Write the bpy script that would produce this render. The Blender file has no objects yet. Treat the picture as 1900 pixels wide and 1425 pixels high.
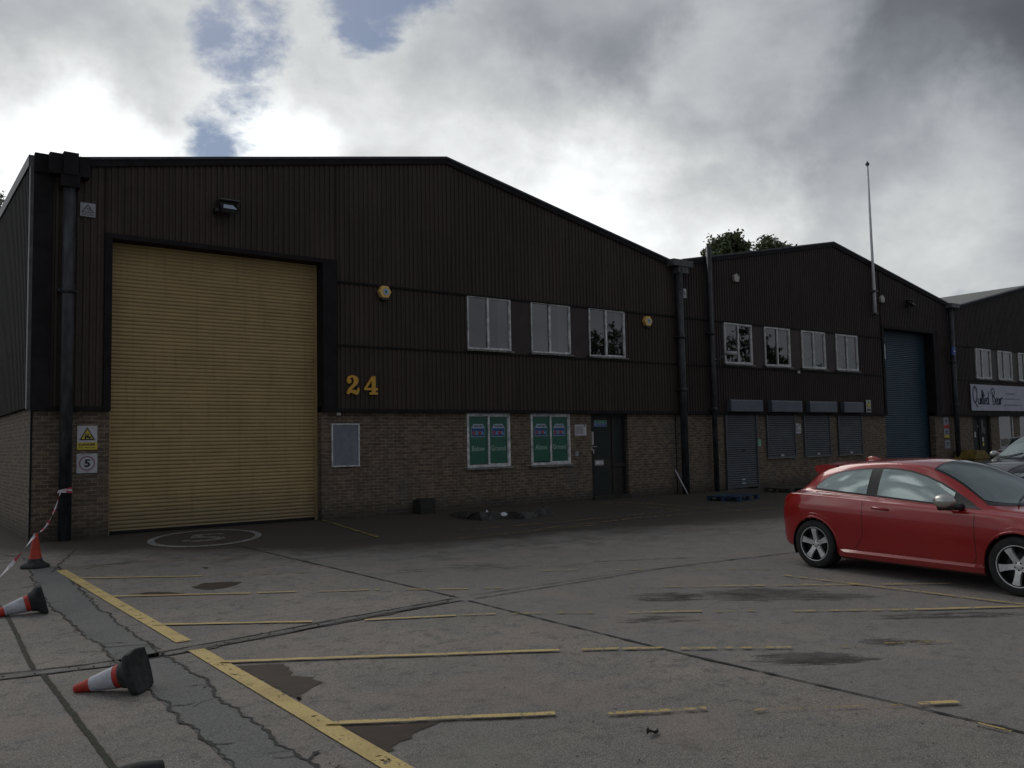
import bpy, bmesh, math, random
from mathutils import Vector, Matrix
PI = math.pi
R = math.radians
random.seed(7)
S = bpy.context.scene
C = S.collection

# ------------------------------------------------------------------ survey helpers
F, CX, CY, H, D = 1600.0, 950.0, 712.5, 1.7, 19.0
_X = Vector((3100-CX, CY-779, -F)).normalized()
_Y = Vector((-265-CX, CY-848, -F)); _Y = (_Y-_X*_X.dot(_Y)).normalized()
_Z = _X.cross(_Y)
ROT = Matrix((_X, _Y, _Z))
def ray(px, py): return ROT @ Vector((px-CX, CY-py, -F))
def G(px, py):                                   # point of the yard surface
    d = ray(px, py); t = -H/d.z; return (d.x*t, d.y*t)
def GZ(px, py, z):
    d = ray(px, py); t = (z-H)/d.z; return (d.x*t, d.y*t)
def W(px, py, y=D):                              # point of a plane parallel to the facades
    d = ray(px, py); t = y/d.y; return (d.x*t, H+d.z*t)
K = D/11.9
def fx(v): return v*K
def fz(v): return 1.7+(v-1.6)*K
ZB, ZJ2, ZJ1, ZD, ZE, ZR = fz(2.15), fz(3.13), fz(4.09), fz(4.345), fz(5.20), fz(6.35)
YB, YC = 19.0, 18.93                             # brick face, cladding sheet

# ------------------------------------------------------------------ materials
def newmat(name):
    m = bpy.data.materials.new(name); m.use_nodes = True
    nt = m.node_tree; b = nt.nodes['Principled BSDF']
    return m, nt, b
def nd(nt, t, **k):
    n = nt.nodes.new(t)
    for a, v in k.items(): setattr(n, a, v)
    return n
def setin(nt, n, key, v):
    s = n.inputs[key]
    if isinstance(v, bpy.types.NodeSocket): nt.links.new(v, s)
    else: s.default_value = v
def mth(nt, op, a, b=None, c=None, clamp=False):
    n = nd(nt, 'ShaderNodeMath', operation=op, use_clamp=clamp)
    setin(nt, n, 0, a)
    if b is not None: setin(nt, n, 1, b)
    if c is not None: setin(nt, n, 2, c)
    return n.outputs[0]
def mixc(nt, f, a, b, mode='MIX'):
    n = nd(nt, 'ShaderNodeMix', data_type='RGBA', blend_type=mode)
    setin(nt, n, 0, f); setin(nt, n, 6, a); setin(nt, n, 7, b)
    return n.outputs[2]
def maprange(nt, v, a, b, c=0.0, d=1.0, smooth=True):
    n = nd(nt, 'ShaderNodeMapRange', interpolation_type='SMOOTHSTEP' if smooth else 'LINEAR')
    setin(nt, n, 0, v); setin(nt, n, 1, a); setin(nt, n, 2, b); setin(nt, n, 3, c); setin(nt, n, 4, d)
    return n.outputs[0]
def noise(nt, vec, scale, detail=5, rough=.55, dist=0.0, out=0):
    n = nd(nt, 'ShaderNodeTexNoise'); setin(nt, n, 'Vector', vec)
    n.inputs['Scale'].default_value = scale; n.inputs['Detail'].default_value = detail
    n.inputs['Roughness'].default_value = rough; n.inputs['Distortion'].default_value = dist
    return n.outputs[out]
def pos(nt): return nd(nt, 'ShaderNodeNewGeometry').outputs['Position']
def objc(nt): return nd(nt, 'ShaderNodeTexCoord').outputs['Object']
def mapping(nt, vec, scale=(1, 1, 1), rot=(0, 0, 0)):
    n = nd(nt, 'ShaderNodeMapping'); setin(nt, n, 'Vector', vec)
    n.inputs['Scale'].default_value = scale; n.inputs['Rotation'].default_value = rot
    return n.outputs[0]
def bump(nt, b, h, strength=.3, dist=.01):
    n = nd(nt, 'ShaderNodeBump'); n.inputs['Strength'].default_value = strength
    n.inputs['Distance'].default_value = dist; setin(nt, n, 'Height', h)
    nt.links.new(n.outputs[0], b.inputs['Normal'])
def c4(c): return (c[0], c[1], c[2], 1.0)
def simple(name, col, rough=.6, metal=0.0, var=.25, scale=6.0, stretch=(1, 1, 1), bmp=0.0, coat=0.0, dirt=None, world=True):
    m, nt, b = newmat(name)
    v = mapping(nt, pos(nt) if world else objc(nt), stretch)
    n = noise(nt, v, scale, 6, .6)
    f = maprange(nt, n, .3, .7)
    lo = tuple(x*(1-var) for x in col); hi = tuple(min(1, x*(1+var)) for x in col)
    cc = mixc(nt, f, c4(lo), c4(hi))
    if dirt:
        n2 = noise(nt, v, scale*.37, 8, .7)
        cc = mixc(nt, maprange(nt, n2, .5, .72, 0, dirt[1]), cc, c4(dirt[0]))
    nt.links.new(cc, b.inputs['Base Color'])
    b.inputs['Roughness'].default_value = rough; b.inputs['Metallic'].default_value = metal
    if coat: b.inputs['Coat Weight'].default_value = coat; b.inputs['Coat Roughness'].default_value = .05
    if bmp: bump(nt, b, n, bmp, .01)
    return m

def brick_mat(name, c1, c2, mo):
    m, nt, b = newmat(name)
    p = pos(nt); s = nd(nt, 'ShaderNodeSeparateXYZ'); nt.links.new(p, s.inputs[0])
    u = mth(nt, 'ADD', s.outputs[0], s.outputs[1])
    cb = nd(nt, 'ShaderNodeCombineXYZ'); nt.links.new(u, cb.inputs[0]); nt.links.new(s.outputs[2], cb.inputs[1])
    br = nd(nt, 'ShaderNodeTexBrick'); nt.links.new(cb.outputs[0], br.inputs['Vector'])
    br.inputs['Scale'].default_value = 1.0; br.inputs['Brick Width'].default_value = .225
    br.inputs['Row Height'].default_value = .078; br.inputs['Mortar Size'].default_value = .009
    br.inputs['Mortar Smooth'].default_value = .3; br.inputs['Bias'].default_value = -.1
    br.inputs['Color1'].default_value = c4(c1); br.inputs['Color2'].default_value = c4(c2); br.inputs['Mortar'].default_value = c4(mo)
    n = noise(nt, mapping(nt, cb.outputs[0], (4.4, 12.8, 1)), 1.0, 2, .5)
    cc = mixc(nt, maprange(nt, n, .36, .64, 0, .55), br.outputs['Color'], c4((.045, .032, .027)))
    n2 = noise(nt, cb.outputs[0], .9, 8, .65)
    cc = mixc(nt, maprange(nt, n2, .45, .7, 0, .45), cc, c4((.10, .095, .085)))
    zf = maprange(nt, mth(nt, 'ADD', s.outputs[2], mth(nt, 'MULTIPLY', n2, .5)), .75, .2, 0, .75)
    cc = mixc(nt, zf, cc, c4((.028, .028, .022)))          # splash-back grime with algae at the wall foot
    nt.links.new(cc, b.inputs['Base Color']); b.inputs['Roughness'].default_value = .85
    bump(nt, b, br.outputs['Fac'], .5, -.008)
    return m

M = {}
M['brick'] = brick_mat('brick_brown', (.185, .130, .082), (.100, .068, .048), (.27, .235, .18))
def cladding(name, col):
    m, nt, b = newmat(name); p = pos(nt); sx = nd(nt, 'ShaderNodeSeparateXYZ'); nt.links.new(p, sx.inputs[0])
    pan = mth(nt, 'FLOOR', mth(nt, 'DIVIDE', sx.outputs[0], 1.02)); row = mth(nt, 'FLOOR', mth(nt, 'DIVIDE', mth(nt, 'SUBTRACT', sx.outputs[2], ZB), 1.56))
    wn_ = nd(nt, 'ShaderNodeTexWhiteNoise', noise_dimensions='2D'); cb_ = nd(nt, 'ShaderNodeCombineXYZ'); nt.links.new(pan, cb_.inputs[0]); nt.links.new(row, cb_.inputs[1]); nt.links.new(cb_.outputs[0], wn_.inputs['Vector'])
    st = noise(nt, mapping(nt, p, (9, 1, .22)), 1.5, 6, .65); n = noise(nt, mapping(nt, p, (2, 2, .7)), .8, 6, .6); rs = noise(nt, mapping(nt, p, (14, 1, .5)), 1.0, 4, .6); n3 = noise(nt, p, 14, 4, .6)
    cc = mixc(nt, wn_.outputs['Value'], c4(tuple(x*.90 for x in col)), c4(tuple(x*1.10 for x in col)))
    cc = mixc(nt, maprange(nt, st, .45, .72, 0, .55), cc, c4(tuple(x*.45 for x in col)))
    cc = mixc(nt, maprange(nt, n, .5, .72, 0, .45), cc, c4((col[0]*1.5, col[1]*1.5, col[2]*1.65)))
    cc = mixc(nt, maprange(nt, rs, .66, .78, 0, .25), cc, c4((.11, .055, .032)))
    lap = mth(nt, 'LESS_THAN', mth(nt, 'FRACT', mth(nt, 'DIVIDE', sx.outputs[0], 1.02)), .012); cc = mixc(nt, mth(nt, 'MULTIPLY', lap, .4), cc, (.008, .007, .007, 1))
    nt.links.new(cc, b.inputs['Base Color']); nt.links.new(maprange(nt, n3, .3, .7, .42, .68), b.inputs['Roughness']); b.inputs['Specular IOR Level'].default_value = .35
    bump(nt, b, n, .25, .03); return m
M['clad'] = cladding('cladding_brown', (.052, .037, .030))
M['clad2'] = cladding('cladding_brown_darker', (.036, .026, .021))
M['clads'] = simple('side_cladding_shaded', (.016, .0135, .0135), .6, 0, .25, 3.0, (3, 3, .25))  # shade put into the colour: side sheets darkened against the bright sky they face
M['panel'] = simple('flat_brown_panel', (.046, .033, .029), .45, 0, .15, 2.0)
M['flash'] = simple('dark_flashing', (.015, .014, .0155), .75, 0, .3, 3.0)
M['flashtop'] = simple('verge_trim', (.055, .060, .068), .4, .3, .3, 4.0)
M['edge'] = simple('pale_corner_trim', (.07, .07, .072), .5, .2, .3, 5.0)
M['roof'] = simple('roof_sheet', (.20, .21, .185), .6, 0, .25, 1.5, (4, .3, 1), dirt=((.09, .10, .07), .6))
M['pipe'] = simple('downpipe_bluegrey', (.038, .043, .048), .4, .1, .45, 5.0, (2, 2, .6), dirt=((.10, .11, .115), .5))
M['hopper'] = simple('hopper_grey', (.085, .085, .088), .6, 0, .35, 5.0)
M['frame'] = simple('aluminium_frame', (.56, .57, .57), .45, .15, .35, 7.0, dirt=((.06, .06, .055), .6))
M['upvc'] = simple('white_frame', (.50, .51, .50), .45, 0, .25, 6.0, dirt=((.12, .12, .11), .4))
M['sill'] = simple('sill_flaking', (.22, .215, .20), .7, 0, .6, 22.0, dirt=((.03, .03, .028), .9))
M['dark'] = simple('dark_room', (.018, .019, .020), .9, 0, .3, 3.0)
M['black'] = simple('black_plastic', (.018, .018, .02), .5, 0, .3, 9.0)
M['rubber'] = simple('cone_rubber', (.022, .024, .024), .75, 0, .5, 14.0, bmp=.3, dirt=((.07, .065, .06), .5))
M['white'] = simple('white_sign', (.52, .52, .55), .55, 0, .08, 9.0, dirt=((.3, .3, .3), .3))
M['box_w'] = simple('cream_alarm_box', (.40, .40, .36), .5, 0, .15, 9.0)
M['signgrey'] = simple('faded_sign', (.32, .33, .37), .55, 0, .1, 9.0)
M['board'] = simple('blank_board', (.17, .18, .225), .5, 0, .12, 6.0)
M['ink'] = simple('sign_black', (.015, .015, .018), .6, 0, .1)
M['ink2'] = simple('sign_darkgrey', (.07, .075, .085), .6, 0, .1)
M['navy'] = simple('banner_navy', (.012, .014, .05), .6, 0, .1)
M['banner'] = simple('banner_vinyl', (.40, .41, .50), .5, 0, .08, 3.0)
M['yel'] = simple('sign_yellow', (.62, .50, .05), .5, 0, .1)
M['red'] = simple('sign_red', (.50, .04, .04), .5, 0, .1)
M['redf'] = simple('sign_red_faded', (.40, .18, .26), .5, 0, .1)
M['gold'] = simple('ochre_numeral', (.62, .34, .035), .45, 0, .12, 9.0)
M['amber'] = simple('alarm_yellow', (.74, .46, .13), .4, 0, .12, 9.0)
M['palebl'] = simple('pale_blue_label', (.35, .47, .55), .5, 0, .1)
M['vgreen'] = simple('green_vinyl', (.012, .105, .068), .35, 0, .12, 2.5)
M['vblue'] = simple('logo_blue', (.012, .065, .20), .4, 0, .1)
M['vpale'] = simple('logo_white', (.38, .46, .55), .4, 0, .1)
M['vred'] = simple('logo_red', (.50, .09, .06), .4, 0, .1)
M['vcyan'] = simple('logo_cyan', (.15, .40, .60), .4, 0, .1)
M['vtext'] = simple('vinyl_lettering', (.32, .45, .40), .4, 0, .1)
M['mint'] = simple('mint_notice', (.28, .52, .40), .6, 0, .12, 14)
M['gsign'] = simple('fire_green', (.03, .20, .11), .5, 0, .1)
M['bsign'] = simple('mandatory_blue', (.02, .06, .28), .5, 0, .1)
def buff():
    m, nt, b = newmat('shutter_buff'); p = pos(nt); sx = nd(nt, 'ShaderNodeSeparateXYZ'); nt.links.new(p, sx.inputs[0])
    n = noise(nt, mapping(nt, p, (1, 1, 2)), 1.3, 6, .6); rw = nd(nt, 'ShaderNodeTexWhiteNoise', noise_dimensions='1D'); nt.links.new(mth(nt, 'FLOOR', mth(nt, 'DIVIDE', sx.outputs[2], .08)), rw.inputs['W'])
    sc_ = noise(nt, mapping(nt, p, (1.2, 1, 6)), 1.6, 8, .7); st = noise(nt, mapping(nt, p, (6, 1, .35)), 1.4, 6, .65); fine = noise(nt, mapping(nt, p, (3, 1, 14)), 2.0, 5, .7)
    cc = mixc(nt, maprange(nt, n, .3, .7), (.43, .315, .148, 1), (.355, .260, .124, 1))
    cc = mixc(nt, mth(nt, 'MULTIPLY', rw.outputs['Value'], .16), cc, (.52, .38, .17, 1))
    cc = mixc(nt, maprange(nt, st, .5, .75, 0, .45), cc, (.20, .145, .07, 1))
    low = maprange(nt, mth(nt, 'ADD', sx.outputs[2], mth(nt, 'MULTIPLY', sc_, 1.6)), 1.75, .9, 0, 1)
    cc = mixc(nt, mth(nt, 'MULTIPLY', low, .55), cc, (.15, .125, .09, 1))
    cc = mixc(nt, maprange(nt, fine, .66, .74, 0, .5), cc, (.16, .13, .10, 1))
    nt.links.new(cc, b.inputs['Base Color']); b.inputs['Roughness'].default_value = .5; b.inputs['Specular IOR Level'].default_value = .35
    bump(nt, b, n, .3, .03); return m
M['shut_y'] = buff()
M['shut_b'] = simple('shutter_blue', (.018, .052, .082), .45, 0, .15, 1.3, dirt=((.03, .05, .06), .35))
M['shut_g'] = simple('shutter_grey', (.075, .085, .095), .45, .1, .15, 2.0, dirt=((.04, .045, .05), .4))
M['sbox'] = simple('shutter_box', (.095, .112, .140), .4, .1, .12, 3.0)
M['metal'] = simple('bare_metal', (.35, .36, .36), .4, .7, .2, 8.0)
M['flag'] = simple('flagpole_white', (.60, .60, .62), .4, 0, .15, 4.0)
M['bluepallet'] = simple('blue_paint_wood', (.012, .035, .075), .7, 0, .45, 9.0, bmp=.4)
M['wood'] = simple('old_wood', (.055, .045, .035), .8, 0, .4, 9.0, bmp=.4)
M['slab'] = simple('dark_concrete', (.026, .025, .022), .85, 0, .4, 7.0, bmp=.5)
M['felt'] = simple('crumpled_sheet', (.050, .048, .044), .9, 0, .5, 5.0, bmp=.6, dirt=((.015, .015, .015), .6))
M['foil'] = simple('torn_white_lining', (.55, .57, .60), .4, 0, .2, 9.0)
M['doorbrown'] = simple('door_brown', (.022, .015, .013), .65, 0, .3, 5.0)
M['doorgreen'] = simple('door_dark_green', (.006, .013, .013), .65, 0, .3, 5.0)
M['cone_red'] = simple('cone_red', (.46, .032, .018), .55, 0, .25, 16.0, dirt=((.16, .03, .02), .6), bmp=.1)
M['cone_orange'] = simple('cone_orange_red', (.42, .04, .018), .6, 0, .25, 16.0, dirt=((.14, .04, .02), .6))
M['cone_white'] = simple('cone_sleeve', (.50, .50, .55), .45, 0, .18, 22.0, dirt=((.24, .24, .25), .7))
M['grit'] = simple('mossy_yellow', (.20, .13, .02), .6, 0, .4, 5.0, dirt=((.05, .07, .02), .8))
M['curt'] = simple('net_curtain', (.14, .147, .14), .9, 0, .2, 3.0, (14, 1, .5))
M['poster1'] = simple('window_poster_pale', (.16, .19, .18), .8, 0, .7, 5.0, dirt=((.20, .17, .04), .9))
M['poster2'] = simple('window_fabric_pink', (.22, .15, .13), .8, 0, .5, 12.0, dirt=((.06, .05, .05), .8))
M['teal'] = simple('window_teal', (.03, .09, .08), .8, 0, .5, 6.0)
M['bark'] = simple('bark', (.07, .055, .04), .9, 0, .4, 4.0, bmp=.6)
def leaf(name, a, b_):
    m, nt, b = newmat(name)
    r = noise(nt, pos(nt), .9, 3); cc = mixc(nt, maprange(nt, r, .3, .7), c4(a), c4(b_))
    nt.links.new(cc, b.inputs['Base Color']); b.inputs['Roughness'].default_value = .6
    b.inputs['Transmission Weight'].default_value = 0
    return m
M['leaf'] = leaf('leaf_olive', (.070, .10, .038), (.13, .16, .070))
M['leafd'] = leaf('leaf_dark', (.03, .045, .02), (.05, .07, .03))

def glass_mat(name, tint=(.85, .9, .9), spec=1.0):
    m = bpy.data.materials.new(name); m.use_nodes = True; nt = m.node_tree; nt.nodes.clear()
    o = nd(nt, 'ShaderNodeOutputMaterial'); mx = nd(nt, 'ShaderNodeMixShader')
    fr = nd(nt, 'ShaderNodeFresnel'); fr.inputs['IOR'].default_value = 2.25
    t = nd(nt, 'ShaderNodeBsdfTransparent'); t.inputs[0].default_value = c4(tint)
    g = nd(nt, 'ShaderNodeBsdfGlossy'); g.inputs['Roughness'].default_value = .015; g.inputs['Color'].default_value = (spec, spec, spec, 1)
    n = noise(nt, pos(nt), 1.3, 2); bp = nd(nt, 'ShaderNodeBump'); bp.inputs['Strength'].default_value = .05; bp.inputs['Distance'].default_value = .02
    nt.links.new(n, bp.inputs['Height']); nt.links.new(bp.outputs[0], g.inputs['Normal'])
    nt.links.new(fr.outputs[0], mx.inputs[0]); nt.links.new(t.outputs[0], mx.inputs[1]); nt.links.new(g.outputs[0], mx.inputs[2])
    nt.links.new(mx.outputs[0], o.inputs[0])
    return m
M['glass'] = glass_mat('window_glass')
def carglass(name, base, ior, rough=.02, spots=False):
    m, nt, b = newmat(name)
    b.inputs['Base Color'].default_value = c4(base); b.inputs['Roughness'].default_value = rough
    b.inputs['IOR'].default_value = ior
    b.inputs['Specular Tint'].default_value = (.86, 1.0, 1.0, 1)
    n = noise(nt, objc(nt), 1.7, 2); bump(nt, b, n, .10, .02)
    return m
M['cglass'] = carglass('car_side_glass', (.004, .008, .009), 3.3)
M['cscreen'] = carglass('car_windscreen', (.010, .014, .015), 3.3, .06)

def paint(name, col, rough=.32, flake=.2):
    m, nt, b = newmat(name)
    n = noise(nt, objc(nt), 2.2, 5); n2 = noise(nt, objc(nt), 55, 2)
    cc = mixc(nt, maprange(nt, n, .35, .7, 0, .35), c4(col), c4(tuple(x*.72+.006 for x in col)))
    sx = nd(nt, 'ShaderNodeSeparateXYZ'); nt.links.new(objc(nt), sx.inputs[0])
    dz = mth(nt, 'ADD', sx.outputs[2], mth(nt, 'MULTIPLY', n, .25))
    cc = mixc(nt, maprange(nt, dz, .55, .22, 0, .45), cc, c4((.035, .028, .024)))      # darker and browner towards the sills
    nt.links.new(cc, b.inputs['Base Color']); b.inputs['Roughness'].default_value = rough
    b.inputs['Metallic'].default_value = flake
    b.inputs['Coat Weight'].default_value = 1.0; b.inputs['Coat Roughness'].default_value = .04; b.inputs['Specular IOR Level'].default_value = .3
    bump(nt, b, n2, .03, .001)
    return m
M['redpaint'] = paint('car_red', (.35, .007, .009), .3, .1)
M['darkpaint'] = paint('car_dark', (.03, .032, .04))
M['whitepaint'] = paint('car_white', (.62, .64, .65), .35, 0)
M['tyre'] = simple('tyre', (.016, .016, .017), .8, 0, .3, 12.0, world=False)
M['alloy'] = simple('alloy', (.60, .61, .61), .35, .35, .15, 10.0, world=False)
M['silver'] = simple('mirror_silver', (.50, .50, .47), .3, .6, .1, 8.0, world=False)
M['trim'] = simple('car_trim', (.012, .012, .013), .4, 0, .2, 8.0, world=False)
M['well'] = simple('wheel_well', (.008, .008, .008), .9, 0, .2, 8.0, world=False)
M['tail'] = simple('tail_lamp', (.35, .01, .01), .15, 0, .1, 8.0, coat=1, world=False)
M['lamp'] = simple('head_lamp', (.45, .47, .48), .1, .3, .1, 8.0, coat=1, world=False)

for k_, v_ in (('clads', .12), ('flash', .2), ('pipe', .3), ('clad', .25), ('clad2', .25), ('flashtop', .3), ('panel', .25)): M[k_].node_tree.nodes['Principled BSDF'].inputs['Specular IOR Level'].default_value = v_
# striped barrier tape (stripes run along its length via UV-free distance attribute -> two materials)
M['tape_w'] = simple('tape_white', (.62, .60, .62), .4, 0, .1, 9.0)
M['tape_r'] = simple('tape_red', (.50, .05, .10), .4, 0, .1, 9.0)

def ground_mat():
    m, nt, b = newmat('concrete_yard')
    p = pos(nt); s = nd(nt, 'ShaderNodeSeparateXYZ'); nt.links.new(p, s.inputs[0]); X, Y = s.outputs[0], s.outputs[1]
    nA = noise(nt, p, .35, 6, .6); nB = noise(nt, p, 2.2, 8, .65); nC = noise(nt, p, 42, 6, .75); nS = noise(nt, mapping(nt, p, (.9, 5.0, 1), (0, 0, R(-14))), 1.3, 7, .65)
    cc = mixc(nt, maprange(nt, nA, .35, .65), c4((.175, .158, .138)), c4((.262, .228, .192)))
    cc = mixc(nt, maprange(nt, nB, .4, .66, 0, .75), cc, c4((.165, .158, .145)))
    nM = noise(nt, mapping(nt, p, (1, 1, 1)), 7.5, 10, .75, .4); cc = mixc(nt, maprange(nt, nM, .50, .62, 0, .80), cc, c4((.090, .082, .073)))
    nK = noise(nt, p, 19, 6, .8, .2); cc = mixc(nt, maprange(nt, nK, .56, .66, 0, .45), cc, c4((.060, .056, .050))); cc = mixc(nt, maprange(nt, nK, .42, .34, 0, .35), cc, c4((.36, .33, .285)))
    cc = mixc(nt, maprange(nt, nM, .42, .30, 0, .5), cc, c4((.31, .28, .24)))
    cc = mixc(nt, maprange(nt, nS, .52, .75, 0, .5), cc, c4((.125, .118, .108)))
    cc = mixc(nt, maprange(nt, nC, .44, .58, 0, .62), cc, c4((.085, .078, .070)))
    nG = noise(nt, p, 130, 2, .5)
    cc = mixc(nt, maprange(nt, nG, .56, .68, 0, .7), cc, c4((.42, .39, .35)))
    cc = mixc(nt, maprange(nt, nG, .44, .32, 0, .75), cc, c4((.055, .05, .045)))
    nT = noise(nt, p, .9, 4, .6); cc = mixc(nt, maprange(nt, nT, .5, .72, 0, .45), cc, c4((.235, .182, .150))); cc = mixc(nt, maprange(nt, nT, .48, .28, 0, .45), cc, c4((.150, .155, .128)))
    # left slabs a bit warmer, each pour its own tone
    slab = mth(nt, 'GREATER_THAN', X, 5.28); cc = mixc(nt, mth(nt, 'MULTIPLY', slab, .35), cc, c4((.150, .143, .134)))
    hsv = nd(nt, 'ShaderNodeMix', data_type='RGBA', blend_type='MULTIPLY'); hsv.inputs[0].default_value = 1; nt.links.new(cc, hsv.inputs[6]); hsv.inputs[7].default_value = (1.36, 1.37, 1.40, 1); hsv.clamp_result = False; cc = hsv.outputs[2]
    # oil and rubber stains on the yard
    def ell(px, py, a, r, ang=0):
        gx, gy = G(px, py)
        dx = mth(nt, 'SUBTRACT', X, gx); dy = mth(nt, 'SUBTRACT', Y, gy)
        ca, sa = math.cos(ang), math.sin(ang)
        u = mth(nt, 'DIVIDE', mth(nt, 'ADD', mth(nt, 'MULTIPLY', dx, ca), mth(nt, 'MULTIPLY', dy, sa)), a)
        v = mth(nt, 'DIVIDE', mth(nt, 'SUBTRACT', mth(nt, 'MULTIPLY', dy, ca), mth(nt, 'MULTIPLY', dx, sa)), r)
        q = mth(nt, 'ADD', mth(nt, 'MULTIPLY', u, u), mth(nt, 'MULTIPLY', v, v))
        return maprange(nt, q, 0, 1, 1, 0)
    acc = None
    va = R(-37)
    for (px, py, a, r, st) in ((1245, 1108, .75, .5, .9), (1420, 1103, 1.1, .65, 1.), (1540, 1108, .9, .35, .9), (1225, 1150, .7, .3, .8), (1500, 1222, .75, .32, 1.05), (1640, 1190, .35, .2, .9),
                               (1760, 1142, 1.2, .25, .9), (1350, 1160, 1.5, .6, .45), (900, 1052, 1.1, .7, .7), (1080, 1050, 1.0, .6, .6), (760, 1058, 1.2, .8, .6), (1395, 1075, .5, .15, .6), (1700, 1190, .25, .1, .9), (1560, 1170, 1.2, .6, .4)):
        e = mth(nt, 'MULTIPLY', ell(px, py, a, r, va), st)
        acc = e if acc is None else mth(nt, 'MAXIMUM', acc, e)
    nO = noise(nt, mapping(nt, mapping(nt, p, (1, 1, 1), (0, 0, R(37))), (1.3, 5.5, 1)), 1.9, 9, .74, .3)
    oil = maprange(nt, mth(nt, 'ADD', mth(nt, 'MULTIPLY', acc, .345), mth(nt, 'ADD', mth(nt, 'MULTIPLY', nO, .82), mth(nt, 'MULTIPLY', nC, .18))), .70, .80)
    oil = mth(nt, 'MULTIPLY', oil, maprange(nt, acc, .02, .25))
    oil = mth(nt, 'MULTIPLY', oil, maprange(nt, nB, .30, .62, 1.0, .55)); cc = mixc(nt, mth(nt, 'MULTIPLY', oil, .92), cc, c4((.022, .020, .019)))
    sp2 = maprange(nt, nO, .66, .74); cc = mixc(nt, mth(nt, 'MULTIPLY', sp2, .75), cc, c4((.075, .070, .065)))
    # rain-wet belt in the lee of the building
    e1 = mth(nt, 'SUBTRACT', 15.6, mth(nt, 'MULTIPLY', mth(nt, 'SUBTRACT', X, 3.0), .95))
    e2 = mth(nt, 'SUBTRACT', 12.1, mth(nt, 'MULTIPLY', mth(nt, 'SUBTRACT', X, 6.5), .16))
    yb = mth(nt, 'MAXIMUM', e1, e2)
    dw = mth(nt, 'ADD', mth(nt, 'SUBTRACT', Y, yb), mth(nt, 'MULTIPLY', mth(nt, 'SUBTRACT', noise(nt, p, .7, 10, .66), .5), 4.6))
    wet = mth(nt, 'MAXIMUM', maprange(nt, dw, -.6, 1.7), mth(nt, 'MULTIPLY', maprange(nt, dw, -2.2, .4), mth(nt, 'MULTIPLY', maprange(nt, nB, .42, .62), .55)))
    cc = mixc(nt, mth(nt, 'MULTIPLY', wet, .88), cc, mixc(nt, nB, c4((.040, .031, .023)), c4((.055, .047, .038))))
    nt.links.new(cc, b.inputs['Base Color'])
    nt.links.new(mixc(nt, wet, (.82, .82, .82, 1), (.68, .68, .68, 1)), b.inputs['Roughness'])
    b.inputs['Specular IOR Level'].default_value = .22
    bump(nt, b, mth(nt, 'ADD', nM, mth(nt, 'ADD', nC, mth(nt, 'MULTIPLY', nG, .7))), .6, .010)
    return m
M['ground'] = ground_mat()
def asphalt():
    m, nt, b = newmat('asphalt_patch')
    p = pos(nt); n = noise(nt, p, 70, 4, .7); n2 = noise(nt, p, 1.2, 6)
    cc = mixc(nt, maprange(nt, n, .38, .66), c4((.105, .106, .104)), c4((.225, .226, .22)))
    cc = mixc(nt, maprange(nt, n2, .4, .7, 0, .6), cc, c4((.20, .19, .175)))
    nt.links.new(cc, b.inputs['Base Color']); b.inputs['Roughness'].default_value = .85; b.inputs['Specular IOR Level'].default_value = .25
    bump(nt, b, n, .5, .008); return m
M['asphalt'] = asphalt()
def worn(name, col, lo, hi, dirt=(.26, .19, .085)):
    m = bpy.data.materials.new(name); m.use_nodes = True; nt = m.node_tree; b = nt.nodes['Principled BSDF']; o = nt.nodes['Material Output']
    p = pos(nt); n = noise(nt, p, 9, 9, .72); n2 = noise(nt, p, 2.4, 5); n3 = noise(nt, p, 60, 3, .6)
    cc = mixc(nt, maprange(nt, n2, .42, .66, 0, .55), c4(col), c4(tuple(x*.62 for x in col)))
    cc = mixc(nt, maprange(nt, n3, .5, .68, 0, .45), cc, c4(dirt))
    nt.links.new(cc, b.inputs['Base Color']); b.inputs['Roughness'].default_value = .75
    tr = nd(nt, 'ShaderNodeBsdfTransparent'); mx = nd(nt, 'ShaderNodeMixShader')
    nt.links.new(maprange(nt, mth(nt, 'ADD', mth(nt, 'MULTIPLY', n, .7), mth(nt, 'MULTIPLY', n3, .3)), lo, hi), mx.inputs[0])
    nt.links.new(b.outputs[0], mx.inputs[1]); nt.links.new(tr.outputs[0], mx.inputs[2]); nt.links.new(mx.outputs[0], o.inputs[0])
    return m
M['line'] = worn('yellow_line_thick', (.60, .45, .17), .555, .61)
M['line2'] = worn('yellow_line_worn', (.50, .37, .13), .49, .55)
M['line3'] = worn('yellow_line_faint', (.36, .25, .06), .45, .53)
M['roundel'] = worn('white_road_paint', (.26, .26, .25), .52, .60, (.08, .075, .07))
M['roundel2'] = worn('white_road_paint_worn', (.24, .24, .23), .48, .56, (.08, .075, .07))
M['joint'] = simple('joint_tar', (.018, .017, .015), .8, 0, .5, 20.0, bmp=.5, dirt=((.05, .05, .025), .5))
M['moss'] = simple('mossy_joint', (.028, .030, .016), .9, 0, .5, 20.0, bmp=.5)
M['drain'] = simple('channel_concrete', (.13, .125, .115), .8, 0, .35, 7.0, bmp=.4, dirt=((.03, .03, .026), .7))
M['silt'] = simple('channel_silt', (.035, .028, .02), .6, 0, .5, 12.0, bmp=.3)
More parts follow.
